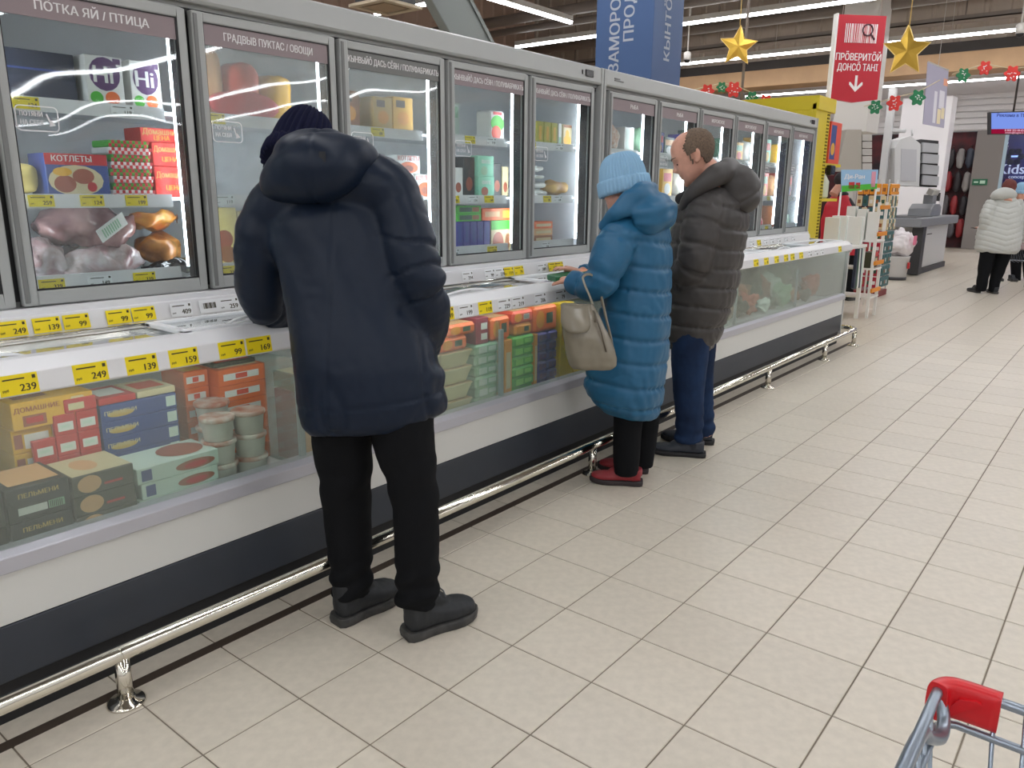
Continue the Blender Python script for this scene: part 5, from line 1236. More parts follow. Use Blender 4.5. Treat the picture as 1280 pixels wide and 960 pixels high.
# ---- gold stars
m_gold = mat('gold_foil', (198, 160, 66), .28, metal=.75, bump=.3, bscale=12, bdist=.01)
m_gold2 = mat('gold_foil_edge', (236, 206, 130), .3, metal=.6)
def star(label, g, px, py, wpx, tilt):
    P_ = VP(*g); c_ = P_(px, py); k = Fig(*g).k(px, py); R_ = wpx/2*k/math.cos(math.radians(18))
    t = thing('gold_star', label, 'decoration', tuple(c_), 'gold foil stars')
    pts = [(R_*(1 if i % 2 == 0 else .47)*math.sin(math.pi*i/5+tilt), R_*(1 if i % 2 == 0 else .47)*math.cos(math.pi*i/5+tilt)) for i in range(10)]
    mb = MB(); V = [c_-_NH*.014]+[c_+_UH*a+_ZH*b_ for a, b_ in pts]+[c_+_NH*.014]
    Fs = []
    for i in range(10): j = (i+1) % 10; Fs += [(0, 1+j, 1+i), (11, 1+i, 1+j)]
    mb.add(V, Fs); mb.build('foil', m_gold, t)
    MB().tube([c_+_UH*a*1.01+_ZH*b_*1.01 for a, b_ in pts]+[c_+_UH*pts[0][0]+_ZH*pts[0][1]], .006, 6).build('rim', m_gold2, t)
    top = c_+_ZH*R_; MB().tube([top, (top[0], top[1], 6.15)], .005, 5).build('ribbon', m_gold2, t)
star('smaller gold foil star hanging in front of the grey rod', (9.3, 4.15), 923, 58, 46, .05)
star('larger gold foil star hanging beside the red sign', (7.9, 2.15), 1133, 64, 58, -.03)
# ---- red price check sign
m_rsign = mat('sign_red', (186, 22, 44), .4); m_swhite = mat('sign_white', (236, 232, 232), .5)
G = (8.85, 2.6); P_ = VP(*G)
t = thing('hanging_sign', 'red hanging sign with barcode, white words and down arrow', 'sign', tuple(P_(1072, 120)))
k = Fig(*G).k(1072, 70); c_ = P_(1073, 72); uu = _UH*math.cos(.12)+_NH*math.sin(.12); nn = np.cross(uu, _ZH); W2, H2 = 31.5*k, 49*k
poly = [(-W2, H2), (-W2, -H2+.0), (0, -H2-4*k), (W2, -H2), (W2, H2)]
nf = -nn if (nn@_NH) > 0 else nn             # towards the viewer
MB().prism(poly, c_, uu, _ZH, -nf*.05).build('board', m_rsign, t)
MB().prism([(-W2-.022, H2+.01), (-W2-.022, -H2-.01), (-W2-.002, -H2-.01), (-W2-.002, H2+.01)], c_+nf*.01, uu, _ZH, -nf*.07).build('edge_strip', mat('sign_edge', (240, 240, 240), .4), t)
o = c_+nf*.004
MB().text('ПРӦВЕРИТӦЙ', o+_ZH*(.0*k), uu, _ZH, 11.5*k, 0, width=W2*1.9).build('lettering', m_swhite, t)
MB().text('ДОНСӦ ТАНІ', o-_ZH*(12*k), uu, _ZH, 11.5*k, 0, width=W2*1.7).build('lettering', m_swhite, t)
mb = MB(); r_ = random.Random(5); x = -20*k
mb2 = MB().obox(o+_ZH*28*k, uu*21*k, _ZH*11*k, nf*.001).build('barcode_field', m_swhite, t)
while x < 19*k:
    w_ = r_.uniform(.4, 1.5)*k; mb.obox(o+uu*(x+w_/2)+_ZH*28*k+nf*.002, uu*w_/2, _ZH*11*k, nf*.0005); x += w_+r_.uniform(.6, 1.6)*k
mb.build('barcode_bars', m_rsign, t)
mc = o+uu*8*k+_ZH*32*k+nf*.004
MB().tube([mc+uu*6.5*k*math.cos(2*math.pi*i/20)+_ZH*6.5*k*math.sin(2*math.pi*i/20) for i in range(21)], 1.0*k, 6).tube([mc+uu*4.5*k-_ZH*4.5*k, mc+uu*10*k-_ZH*11*k], 1.2*k, 6).build('magnifier', mat('sign_dark', (70, 30, 44), .5), t)
mb = MB(); mb.obox(o-_ZH*29*k, uu*1.6*k, _ZH*8*k, nf*.001)
for s in (-1, 1): mb.prism([(0, -40.5), (s*9, -32), (s*9, -29), (s*7.2, -29), (0, -36.4)] if s > 0 else [(0, -40.5), (0, -36.4), (s*7.2, -29), (s*9, -29), (s*9, -32)], o, uu*k, _ZH*k, nf*.001)
mb.build('down_arrow', m_swhite, t)
for s in (-1, 1): a = c_+uu*W2*.8*s+_ZH*H2; MB().tube([a-nf*.02, (a[0], a[1], 6.15)], .003, 5).build('wire', m_trunk, t)
# ---- white pillar under the sign (carrier of the yellow shelving row)
pa_, pb_ = on_x(1040, 166, 14.2), on_x(1088, 118, 14.2)
t = MB().box(14.2, 14.9, pb_[1], pa_[1], pa_[2], 6.2).build('pillar_1', mat('pillar_white', (214, 210, 204), .6), None, .01); tag(struct(t), 'cream boxed pillar head below the red hanging sign')
# ---- poster panel
P_ = VP(14, 3.0); t = thing('hanging_poster', 'lilac hanging poster with pale bottle and flowers print', 'poster', tuple(P_(1168, 158)))
q = [P_(1160, 77, 0), P_(1186, 88, -.12), P_(1180, 160, -.12), P_(1154, 155, 0)]
mb = MB(); mb.add(q+[p+_NH*.02 for p in q], [(0, 3, 2, 1), (4, 5, 6, 7), (0, 1, 5, 4), (1, 2, 6, 5), (2, 3, 7, 6), (3, 0, 4, 7)]); mb.build('panel', mat('poster_lilac', (170, 166, 186), .5), t)
def pq(u, v): return (q[0]*(1-u)+q[1]*u)*(1-v)+(q[3]*(1-u)+q[2]*u)*v-_NH*.004
def patch(mb, u0, u1, v0, v1): mb.add([pq(u0, v0), pq(u0, v1), pq(u1, v1), pq(u1, v0)], [(0, 1, 2, 3)])
mb = MB(); patch(mb, .42, .56, .42, .95); patch(mb, .66, .9, .38, .68); mb.build('bottle_print', mat('poster_pale', (216, 214, 222), .5), t)
mb = MB(); patch(mb, .62, .78, .7, .95); patch(mb, .8, .95, .66, .85); mb.build('flower_print', mat('poster_cream', (226, 212, 176), .5), t)
mb = MB(); patch(mb, .8, 1, .16, .28); mb.build('blush_print', mat('poster_blush', (226, 160, 130), .5), t)
MB().tube([q[0], q[1]], .012, 6).build('top_rail', m_trunk, t); a = (q[0]+q[1])/2; MB().tube([a, (a[0], a[1], 6.15)], .004, 5).build('wire', m_trunk, t)
# ---- garlands
m_gr, m_gg = mat('garland_red', (206, 46, 38), .5), mat('garland_green', (24, 116, 72), .5)
def ornament(label, g, px, py, r_px, red):
    P_ = VP(*g); c_ = P_(px, py); k = Fig(*g).k(px, py); R_ = r_px*k
    pts = []
    for i in range(40):
        a = 2*math.pi*i/40; r = 1.15*R_*(.84+.16*math.cos(6*a)); pts.append((r*math.cos(a), r*math.sin(a)))
    o = MB().prism(pts, c_-_NH*.008, _UH, _ZH, _NH*.016).build('garland_flower', m_gr if red else m_gg); tag(o, label, 'decoration', 'garland flowers')
    mb = MB(); rr = random.Random(int(px))
    for i in range(9):
        a = rr.uniform(0, 6.28); q_ = R_*rr.uniform(.1, .7); mb.ellipsoid(c_-_NH*.009+_UH*q_*math.cos(a)+_ZH*q_*math.sin(a), R_*.09, R_*.09, R_*.09, 6, 4)
    mb.build('white_dots', m_swhite, o)
for nm, px, py, r, red in (('red garland flower just above the freezer top', 884, 114, 8, 1), ('green garland flower between two red ones above the freezer', 902, 109, 6, 0), ('red garland flower beside the grey rod', 917, 112, 9, 1), ('green garland flower at the foot of the grey rod', 940, 122, 7, 0), ('red garland flower right of the grey rod', 957, 127, 8, 1)):
    ornament(nm, (9.0, 4.0), px, py, r, red)
for nm, px, py, r, red in (('green garland flower right under the red sign', 1094, 134, 8, 0), ('red garland flower with white dots beside the pillar', 1118, 129, 9, 1), ('green garland flower left of the lilac poster', 1147, 122, 9, 0)):
    ornament(nm, (12.0, 3.1), px, py, r, red)
for nm, px, py, r, red in (('green garland flower right of the lilac poster', 1204, 94, 8, 0), ('red garland flower under the wooden beam', 1231, 85, 8, 1), ('red garland flower at the far right edge', 1265, 92, 9, 1)):
    ornament(nm, (12.0, 2.2), px, py, r, red)
m_str = mat('garland_string', (196, 182, 150), .7)
for nm, g, pts in (('garland string sagging above the freezer top', (9.0, 4.0), [(868, 112), (884, 108), (902, 104), (917, 106), (940, 116), (957, 121), (998, 130)]), ('garland string rising from the pillar to the poster', (12.0, 3.1), [(1080, 133), (1094, 129), (1118, 122), (1147, 115), (1175, 100)]), ('garland string running to the far right edge', (12.0, 2.2), [(1190, 93), (1204, 88), (1231, 80), (1265, 86), (1300, 82)])):
    P_ = VP(*g); o = MB().tube([P_(a, b_) for a, b_ in pts], .006, 5).build('garland_string', m_str); tag(o, nm, 'garland')

# ---- yellow gondola at the freezer end
m_yg = mat('gondola_yellow', (212, 190, 30), .45)
t = thing('shelving_unit', 'yellow perforated shelving end behind the far freezer', 'shelving', (8.2, 2.7, 0))
mb = MB(); mb.box(7.93, 8.36, 2.66, 2.70, 0, 2.26); up = mb.build('end_upright', m_yg, t, .003)
mb = MB()
for k in range(40):
    for xx in (8.28, 8.32): mb.box(xx-.009, xx+.009, 2.655, 2.661, .95+.032*k, .968+.032*k)
mb.build('slot_holes', mat('gondola_slot', (96, 84, 14), .7), up)['kind'] = 'stuff'
MB().box(7.93, 8.36, 2.70, 4.4, 0, 2.2).build('back_panel', m_yg, t); MB().box(7.93, 8.45, 2.64, 4.45, 2.2, 2.33).build('top_beam', m_yg, t, .005)
for z in (.35, 1.40-.03, 1.72): MB().box(8.36, 8.86, 2.66, 4.4, z-.03, z).build('shelf', m_yg, t, .003)
carton('display_carton', 'orange and blue display carton on the upper yellow shelf', 'box', 8.45, 8.80, 2.67, 2.9, 1.721, 2.13, c_tom, [('f', .08, .55, .1, .92, c_blue), ('f', .15, .5, .2, .5, 0, c_yel)])
o = MB().lathe([(.10, 0), (.115, .02), (.115, .17), (.07, .25), (.03, .27), (.03, .30)], (8.60, 2.80, 1.371), 18).build('water_jug', mat('jug_clear', (206, 212, 190), .2)); tag(o, 'clear round jug on the lower yellow shelf', 'jug')
MB().lathe([(.034, .30), (.034, .325), (.02, .325)], (8.60, 2.80, 1.371), 14).build('cap', m_swhite, o)
t = thing('price_scanner', 'small black price scanner fixed to the yellow upright', 'scanner', (8.42, 2.62, 1.62)); MB().box(8.37, 8.50, 2.60, 2.655, 1.60, 1.70).build('case', MATS['black_gloss'], t, .01); MB().box(8.385, 8.485, 2.597, 2.60, 1.62, 1.69).build('screen', mat('grey_screen', (70, 76, 84), .2), t)
# ---- stand at the aisle end with white packs
m_ws = mat('stand_white', (228, 226, 222), .45); m_oc = mat('clip_orange', (226, 140, 36), .5)
t = thing('end_stand', 'white narrow display stand with orange clips at the aisle end', 'stand', (9.8, 2.6, 0))
for (x, y) in ((9.70, 2.44), (10.02, 2.44)): MB().box(x-.015, x+.015, y-.015, y+.015, 0, 1.33).build('post', m_ws, t)
for z in (.25, .58, .90): MB().box(9.68, 10.04, 2.42, 2.82, z-.02, z).build('shelf', m_ws, t)
for z in (.30, .62, .95, 1.25): MB().box(9.675, 10.045, 2.405, 2.425, z, z+.045).build('clip', m_oc, t)
MB().box(9.68, 10.04, 2.80, 2.82, 0, 1.1).build('back_panel', m_ws, t)
for k in range(3): carton('white_bag_pack', ('white paper pack on the end stand, first', 'white paper pack on the end stand, second', 'white paper pack on the end stand, third')[k], 'packet', 9.69, 9.80, 2.45+.12*k, 2.55+.12*k, .901, 1.22+.03*k, c_white, [('f', .1, .3, .05, .95, c_pale)])
for k in range(2): carton('red_jar', ('red lidded jar low on the end stand, nearer', 'red lidded jar low on the end stand, farther')[k], 'jar', 9.72+.14*k, 9.84+.14*k, 2.46, 2.58, .581, .76, c_olive, [('f', 0, 1, .7, 1, c_red), ('f', .1, .9, .2, .6, c_cream)])
P_ = VP(9.3, 2.72)
for k, (pl, pr, pt, pb) in enumerate(((1042, 1051, 272, 303), (1050, 1060, 270, 304), (1064, 1080, 271, 308))):
    a, b_ = P_(pl, pb), P_(pr, pt); 
    carton('white_bag_pack', ('slim white bag bundle behind the freezer end', 'second slim white bag bundle behind the freezer end', 'broad white bag bundle behind the freezer end')[k], 'packet', a[0], a[0]+.12, b_[1], b_[1]+.16, .861, b_[2], c_white, [('f', .2, .4, .02, .98, c_pale)])
t = thing('packing_table', 'small white table behind the freezer end carrying white bundles', 'table', (9.3, 2.8, 0)); MB().box(8.95, 9.62, 2.5, 3.1, .83, .86).build('tabletop', m_ws, t)
for (x, y) in ((8.98, 2.53), (9.59, 2.53), (8.98, 3.07), (9.59, 3.07)): MB().box(x-.02, x+.02, y-.02, y+.02, 0, .83).build('leg', m_ws, t)
lf = [(c_navy, 'dark blue'), (c_dgr, 'dark green'), (c_white, 'white'), (c_navy, 'navy'), (c_pale, 'pale')]
for k, (cc, wd) in enumerate(lf):
    x = 9.15+.05*k; o = MB().prism([(0, .83), (.03, .83), (.06+.012*k, .42), (.05+.012*k, .38), (0+.012*k, .40)], (x, 2.47, 0), (1, 0, 0), (0, 0, 1), (0, .03, 0)).build('hanging_bag', cc); tag(o, f'{wd} folded carrier bag hanging from the packing table, {("first", "second", "third", "fourth", "fifth")[k]}', 'bag', 'hanging carrier bags')
# advertising header
P_ = VP(10.6, 3.1); a, b_ = P_(1046, 236), P_(1092, 211)
t = thing('promo_header', 'sky blue promotional header board with pink berries print', 'sign', tuple(P_(1068, 240)))
qv = [P_(1052, 240), P_(1096, 236), P_(1098, 212), P_(1052, 212)]
mb = MB(); mb.add(qv+[p+_NH*.02 for p in qv], [(0, 1, 2, 3), (7, 6, 5, 4), (0, 4, 5, 1), (1, 5, 6, 2), (2, 6, 7, 3), (3, 7, 4, 0)]); mb.build('board', mat('promo_sky', (150, 190, 226), .5), t)
def bq(u, v): return (qv[3]*(1-u)+qv[2]*u)*(1-v)+(qv[0]*(1-u)+qv[1]*u)*v-_NH*.004
def bpatch(u0, u1, v0, v1, m_, nm):
    MB().add([bq(u0, v0), bq(u0, v1), bq(u1, v1), bq(u1, v0)], [(0, 1, 2, 3)]).build(nm, m_, t)
bpatch(0, 1, .72, 1, c_grn, 'grass_print'); bpatch(.2, .36, .58, .9, c_red, 'berry_print'); bpatch(.4, .52, .62, .92, c_red, 'berry_print'); bpatch(.82, .94, .1, .9, cm('pinkish', (216, 150, 170)), 'figure_print')
MB().text('Ди-Ран', bq(.36, .34), _UH, _ZH, .075, 0).build('lettering', m_swhite, t)
for s in (qv[0], qv[1]): MB().tube([(s[0], s[1], 0), s+_NH*.02], .012, 6).build('support_post', m_ws, t)
# ---- snack rack
m_rack = mat('rack_frame', (196, 196, 196), .4)
t = thing('snack_rack', 'tall snack rack with hanging packets beside the checkout', 'rack', (12.0, 3.05, 0))
MB().box(11.80, 12.30, 2.86, 3.30, 0, .08).build('base', mat('rack_base', (120, 28, 30), .5), t); MB().box(11.98, 12.02, 3.05, 3.10, .08, 1.62).build('pole', m_rack, t)
for (x, y) in ((11.82, 2.88), (12.28, 2.88), (11.82, 3.28), (12.28, 3.28)): MB().tube([(x, y, .08), (x, y, 1.62)], .008, 6).build('corner_wire', m_rack, t)
for k in range(9): MB().box(11.82, 12.28, 2.88, 2.886, .28+.16*k, .286+.16*k).build('cross_wire', m_rack, t)
pm = [(cm('crimson', (170, 40, 60)), 'crimson'), (cm('teal', (52, 96, 100)), 'teal'), (c_cream, 'cream'), (c_amber, 'amber')]
RW = ['first', 'second', 'third', 'fourth', 'fifth', 'sixth', 'seventh', 'eighth', 'ninth']
for fi, face in enumerate(('x', 'y')):
    for k in range(9):
        for c in range(5):
            z = .135+.16*k; top = k == 8
            cc = pm[3] if top else (pm[0] if (fi == 0 and k < 5) else pm[1] if (fi == 1 and k < 5) else pm[2] if (c+k) % 2 else pm[1])
            if fi == 0: mn, mx = (11.785, 2.89+.078*c), (11.81, 2.96+.078*c)
            else: mn, mx = (11.83+.09*c, 2.845), (11.915+.09*c, 2.872)
            key = (cc[1], face)
            o = MB().box(mn[0], mx[0], mn[1], mx[1], z, z+.145).build('snack_packet', cc[0], None, .008, 1)
            MB().box(mn[0]-.001 if fi == 0 else mn[0]+.02, mn[0]+.005 if fi == 0 else mx[0]-.02, mn[1]+.015 if fi == 0 else mn[1]-.001, mx[1]-.015 if fi == 0 else mn[1]+.005, z+.04, z+.09).build('print_patch', (c_white, c_dgr, c_brown)[(c+k) % 3], o)
            tag(o, f'{cc[1]} snack packet on the rack {("side", "front")[fi]}, {RW[k]} row, {RW[c]} from the {("aisle", "viewer")[fi]}', 'packet', f'{cc[1]} snack packets on the rack {("side", "front")[fi]}')
# ---- checkout
m_co = mat('checkout_white', (206, 206, 206), .45); m_cog = mat('checkout_grey', (136, 138, 142), .45); m_cod = mat('checkout_dark', (58, 58, 60), .5)
P_ = VP(16.5, 3.3)
t = thing('checkout_counter', 'white and grey checkout counter beyond the snack rack', 'counter', (16.6, 3.5, 0))
MB().box(15.75, 18.1, 3.20, 3.95, .10, .86).build('cabinet', m_co, t, .01); MB().box(15.72, 18.12, 3.17, 3.98, 0, .10).build('plinth', m_cod, t)
MB().box(15.2, 18.5, 3.10, 4.05, .86, 1.02).build('worktop', m_cog, t, .02); MB().box(15.3, 16.6, 3.22, 3.9, 1.02, 1.03).build('belt', m_cod, t)
MB().box(15.5, 15.74, 3.12, 3.30, .02, .86).build('front_pillar', m_cod, t); MB().box(16.0, 16.9, 3.193, 3.2, .25, .80).build('side_door', m_co, t, .004); MB().box(16.2, 16.6, 3.188, 3.194, .70, .715).build('door_slot', m_cod, t)
t = thing('cash_register', 'grey cash register with screen on the checkout counter', 'cash register', (17.0, 3.4, 1.02))
MB().prism([(16.55, 1.021), (17.45, 1.021), (17.45, 1.20), (17.3, 1.25), (16.8, 1.25), (16.6, 1.16)], (0, 3.25, 0), (1, 0, 0), (0, 0, 1), (0, .4, 0)).build('body', m_cog, t, .02)
MB().box(17.0, 17.28, 3.32, 3.50, 1.25, 1.42).build('neck', m_cog, t, .01); MB().obox((17.1, 3.36, 1.47), (.28, 0, 0), (0, .05, .02), (0, -.02, .05)).build('screen', mat('screen_beige', (176, 174, 168), .5), t)
MB().box(17.42, 17.50, 3.3, 3.4, 1.30, 1.46).build('card_reader', m_cod, t, .01)
t = thing('hanging_cabinet', 'white wall cabinet with stacked grey trays above the checkout', 'cabinet', (16.4, 3.6, 1.55))
cab = [P_(1118, 231), P_(1149, 233), P_(1151, 180), P_(1138, 170), P_(1126, 174), P_(1119, 185)]
MB().add([p for p in cab]+[p+_NH*.5 for p in cab], [tuple(range(6)), tuple(range(6, 12))[::-1]]+[(i, i+6, (i+1) % 6+6, (i+1) % 6) for i in range(6)]).build('body', m_co, t)
pa = [P_(1126, 226, -.01), P_(1145, 227, -.01), P_(1146, 187, -.01), P_(1127, 186, -.01)]; MB().add(pa+[p+_NH*.02 for p in pa], [(0, 1, 2, 3), (7, 6, 5, 4), (0, 4, 5, 1), (1, 5, 6, 2), (2, 6, 7, 3), (3, 7, 4, 0)]).build('door_panel', mat('cab_panel', (186, 186, 190), .4), t)
for k in range(4):
    y0_, y1_ = 178+13.6*k, 190+13.6*k; q4 = [P_(1153, y1_, .0), P_(1173, y1_+1, -.25), P_(1174, y0_+2, -.25), P_(1154, y0_, .0)]
    MB().add(q4+[p+_NH*.3 for p in q4], [(0, 1, 2, 3), (7, 6, 5, 4), (0, 4, 5, 1), (1, 5, 6, 2), (2, 6, 7, 3), (3, 7, 4, 0)]).build('tray', mat('cab_tray', (190, 192, 196), .45), t)
q4 = [P_(1151, 233, .05), P_(1172, 234, -.2), P_(1174, 176, -.2), P_(1152, 174, .05)]
MB().add([p+_NH*.02 for p in q4]+[p+_NH*.32 for p in q4], [(0, 1, 2, 3), (7, 6, 5, 4), (0, 4, 5, 1), (1, 5, 6, 2), (2, 6, 7, 3), (3, 7, 4, 0)]).build('rack', m_cod, t)
a = P_(1112, 300); MB().box(a[0]-.06, a[0]+.06, a[1]-.06+.25, a[1]+.06+.25, 0, 3.3).build('carrying_post', m_co, t); a2 = P_(1150, 163)
MB().tube([(a[0], a[1]+.25, P_(1098, 162)[2]), (a2[0], a2[1]+.25, a2[2])], .035, 8).build('carrying_bar', m_co, t)
MB().tube([P_(1140, 170, .25), P_(1140, 162, .25)], .02, 8).build('hanger', m_co, t)
# bag stand with white bags
t = thing('waste_basket', 'pale bin with red emblem in front of the checkout', 'bin', (14.6, 3.3, 0)); MB().lathe([(.16, 0), (.18, .02), (.21, .38), (.22, .40), (.2, .40)], (14.6, 3.3, 0), 20).build('bin', mat('bin_pale', (200, 198, 196), .5), t); MB().lathe([(.19, 0), (.19, .05)], (14.6, 3.3, 0), 20).build('dark_foot', m_cod, t)
MB().box(14.52, 14.60, 3.075, 3.10, .2, .3).build('emblem', c_red, t)
me = MB(); me.ellipsoid((14.62, 3.28, .60), .27, .24, .22, 24, 16); me.ellipsoid((14.6, 3.3, .78), .12, .1, .12)
o = link('carrier_bag', fuse('carrier_bag', me, .014, 1, lambda co, no: .06*nz(co, 5., 2.)-.05*crease(co, 6., 4., (1, 1, .6), .12)+.02*nz(co, 16.), [mat('bag_white', (232, 226, 228), .35)])); tag(o, 'crumpled white carrier bag with pink print resting on the pale bin', 'bag')
MB().box(14.45, 14.6, 3.02, 3.04, .60, .75).build('pink_print', mat('pink_print', (226, 120, 150), .5), o)
# white wall behind the checkout
o = MB().box(20.2, 20.7, 3.82, 4.85, 0, 3.55).build('wall_partition', mat('partition_white', (232, 230, 232), .5), None, .02); tag(struct(o), 'white partition wall behind the checkout')
t = thing('slat_board', 'grey stepped slat display board left of the checkout', 'display', tuple(VP(13.5, 4.2)(1070, 215)))
P2 = VP(13.5, 4.2); mp = mat('slat_grey', (176, 172, 166), .5)
for k in range(5):
    q4 = [P2(1078, 212-9*k), P2(1090, 212-9*k), P2(1090, 204-9*k), P2(1078, 204-9*k)]; MB().add(q4+[p+_NH*.3 for p in q4], [(0, 1, 2, 3), (7, 6, 5, 4), (0, 4, 5, 1), (1, 5, 6, 2), (2, 6, 7, 3), (3, 7, 4, 0)]).build('slat', mp, t)
q4 = [P2(1046, 214), P2(1077, 214), P2(1077, 162), P2(1058, 162)]; MB().add(q4+[p+_NH*.3 for p in q4], [(0, 1, 2, 3), (7, 6, 5, 4), (0, 4, 5, 1), (1, 5, 6, 2), (2, 6, 7, 3), (3, 7, 4, 0)]).build('side_board', mat('slat_beige', (166, 160, 150), .6), t)
a = P2(1070, 300); MB().box(a[0]-.1, a[0]+.1, a[1]+.1, a[1]+.3, 0, P2(1070, 214)[2]).build('stand', mp, t)
# ---- shop fronts across the mall
m_shut = mat('shutter_white', (216, 214, 214), .5)
sh = MB().box(24.5, 24.6, -8, 13, 3.08, 4.6).build('wall_shutters', m_shut); tag(struct(sh), 'white slatted shutter band above the shop fronts')
for k in range(6): MB().box(24.44, 24.5, -6, 12, 3.10+.155*k, 3.225+.155*k).build('slat', m_shut, sh, .01)
o = MB().box(24.5, 24.7, 3.30, 3.95, 0, 3.08).build('door_1', mat('door_greige', (134, 128, 124), .5), None, .005); tag(struct(o), 'tall grey door panel between the two shops')
t = thing('exit_sign', 'small green exit sign on the grey door panel', 'sign', (24.48, 3.7, 1.7)); MB().box(24.47, 24.5, 3.55, 3.90, 1.68, 1.84).build('plate', mat('exit_green', (40, 108, 76), .5), t); MB().box(24.462, 24.468, 3.60, 3.72, 1.72, 1.80).box(24.462, 24.468, 3.76, 3.86, 1.74, 1.78).build('pictogram', mat('exit_pale', (190, 220, 200), .5), t)
o = MB().box(24.9, 25.0, 3.95, 13, 0, 3.08).build('wall_shop_red', mat('shop_red', (92, 34, 38), .7, rgb2=(40, 34, 38), vscale=3)); tag(struct(o), 'dark red interior wall of the shop behind the partition')
rr = random.Random(11)
m_clo = [mat('clothes_%d' % i, c) for i, c in enumerate(((140, 40, 44), (88, 84, 88), (60, 66, 80), (150, 146, 144), (46, 42, 46)))]
for k in range(16):
    y = 3.98+(k % 4)*.22; z = .25+(k//4)*.62
    o = pouch('hanging_garment', f'{("red", "grey", "dark blue", "pale grey", "black")[k % 5]} garment in the dark red shop, row {("one", "two", "three", "four")[k//4]}, place {("one", "two", "three", "four")[k % 4]}', 'clothes', 24.62, 24.8, y, y+.20, z, z+.56, m_clo[k % 5], .03, 'garments in the red shop', k)
    MB().tube([(24.71, y+.1, z+.5), (24.71, y+.1, z+.6), (24.93, y+.1, z+.6)], .008, 5).build('hook', m_dark, o)
# blue kids shop
ks = MB().box(24.9, 25.0, -4, 3.30, 0, 3.08).build('wall_shop_blue', mat('shop_blue', (44, 76, 164), .4, rgb2=(70, 48, 120), vscale=2)); tag(struct(ks), 'blue wall of the children shop')
fr = MB().box(24.5, 24.56, 3.22, 3.30, 0, 3.08).box(24.5, 24.56, -4, 3.22, 3.0, 3.08).build('window_1', mat('frame_alu', (176, 200, 214), .4)); tag(struct(fr), 'aluminium shop window frame of the blue shop')
MB().box(24.52, 24.53, -4, 3.22, 0, 3.0).build('pane', glass_mat('shop_glass', (230, 236, 245), 1.0), fr)
t = thing('shop_sign', 'white Kids lettering with round emblem inside the blue shop', 'sign', (24.85, 2.9, 2.0))
MB().text('Kids', on_x(1264, 212, 24.86), (0, -1, 0), (0, 0, 1), .36).build('lettering', mat('kids_white', (236, 236, 244), .4, emit=(240, 240, 255), estr=.6), t)
MB().text('concept', on_x(1272, 221, 24.86), (0, -1, 0), (0, 0, 1), .13).build('lettering', MATS['kids_white'], t)
mb = MB()
for k in range(6): a = math.pi*k/3; ke = on_x(1268, 196, 24.86); mb.ellipsoid((24.86, ke[1]+.15*math.cos(a), ke[2]+.15*math.sin(a)), .02, .08, .08, 10, 6)
mb.build('flower_emblem', mat('kids_navy', (24, 28, 70), .5), t); MB().box(24.88, 24.9, 2.0, 3.15, 2.40, 2.44).build('lit_strip', emat('kids_strip', (180, 210, 255), 2.0), t)
MB().box(24.86, 24.88, 3.05, 3.2, 1.60, 1.85).build('pink_panel', mat('kids_pink', (220, 50, 110), .4), t)
# tv
t = thing('advert_screen', 'lit advertising screen hanging above the shop fronts', 'screen', (23.5, 3.2, 3.0))
P3 = VP(20.5, 3.2); q4 = [P3(1238, 168), P3(1300, 168), P3(1300, 138), P3(1238, 140)]
MB().add([p+_NH*.01 for p in q4]+[p+_NH*.12 for p in q4], [(0, 1, 2, 3), (7, 6, 5, 4), (0, 4, 5, 1), (1, 5, 6, 2), (2, 6, 7, 3), (3, 7, 4, 0)]).build('case', m_cod, t)
def tq(u, v, d=0): return (q4[3]*(1-u)+q4[2]*u)*(1-v)+(q4[0]*(1-u)+q4[1]*u)*v-_NH*d
def tpatch(u0, u1, v0, v1, m_, nm, d=.0): MB().add([tq(u0, v1, d), tq(u1, v1, d), tq(u1, v0, d), tq(u0, v0, d)], [(0, 1, 2, 3)]).build(nm, m_, t)
tpatch(.02, .99, .05, .76, emat('tv_blue', (132, 160, 246), 1.0), 'blue_field'); tpatch(.02, .99, .76, .97, emat('tv_red', (170, 24, 64), .8), 'red_strip')
kx = Fig(20.5, 3.2).k(1250, 150)
m_tvd = emat('tv_dark', (60, 60, 140), .6)
MB().text('Реклама в ТЦ', tq(.42, .18, .004), _UH, _ZH, 5.5*kx, 0).build('lettering', m_tvd, t); MB().text('8 800 302-08-85', tq(.48, .83, .004), _UH, _ZH, 3.6*kx, 0).build('lettering', emat('tv_pink', (250, 200, 220), .9), t); MB().text('zvonite@magnit.ru', tq(.48, .93, .004), _UH, _ZH, 3.0*kx, 0).build('lettering', MATS['tv_pink'], t)
a = (q4[2]+q4[3])/2+_NH*.06; MB().tube([a, (a[0], a[1], 4.6)], .02, 8).build('hanger', m_dark, t)

# ---- far customer in the white quilted coat
m_wc = mat('white_coat', (186, 188, 184), .5); m_hair2 = mat('auburn_hair', (104, 52, 46), .8, bump=.6, bscale=120, bdist=.003)
E_ = Fig(13.46, 1.72); f = (.35, .94)
wc = thing('person', 'person in white chevron-quilted coat and black trousers standing at a trolley', 'person', (13.46, 1.72, 0))
HE = E_.P(1261, 237, .02); RE = frame(.5, .86, .3)
aL = [(1240, 252, .0, .075), (1233, 268, -.02, .085), (1231, 284, .02, .075), (1227, 287, .18, .055), (1224, 286, .28, .045)]
aR = [(1270, 252, .0, .075), (1277, 266, .0, .088), (1279, 285, .03, .080), (1279, 297, .18, .062), (1276, 300, .30, .05)]
l1 = [(1236, 310, 0, .11), (1232, 330, 0, .095), (1228, 350, 0, .078), (1226, 364, 0, .068)]; l2 = [(1256, 310, .03, .11), (1250, 332, .02, .095), (1244, 350, .0, .078), (1241, 365, -.0, .068)]
b = MB(); head_parts(b, HE, RE, 1.0)
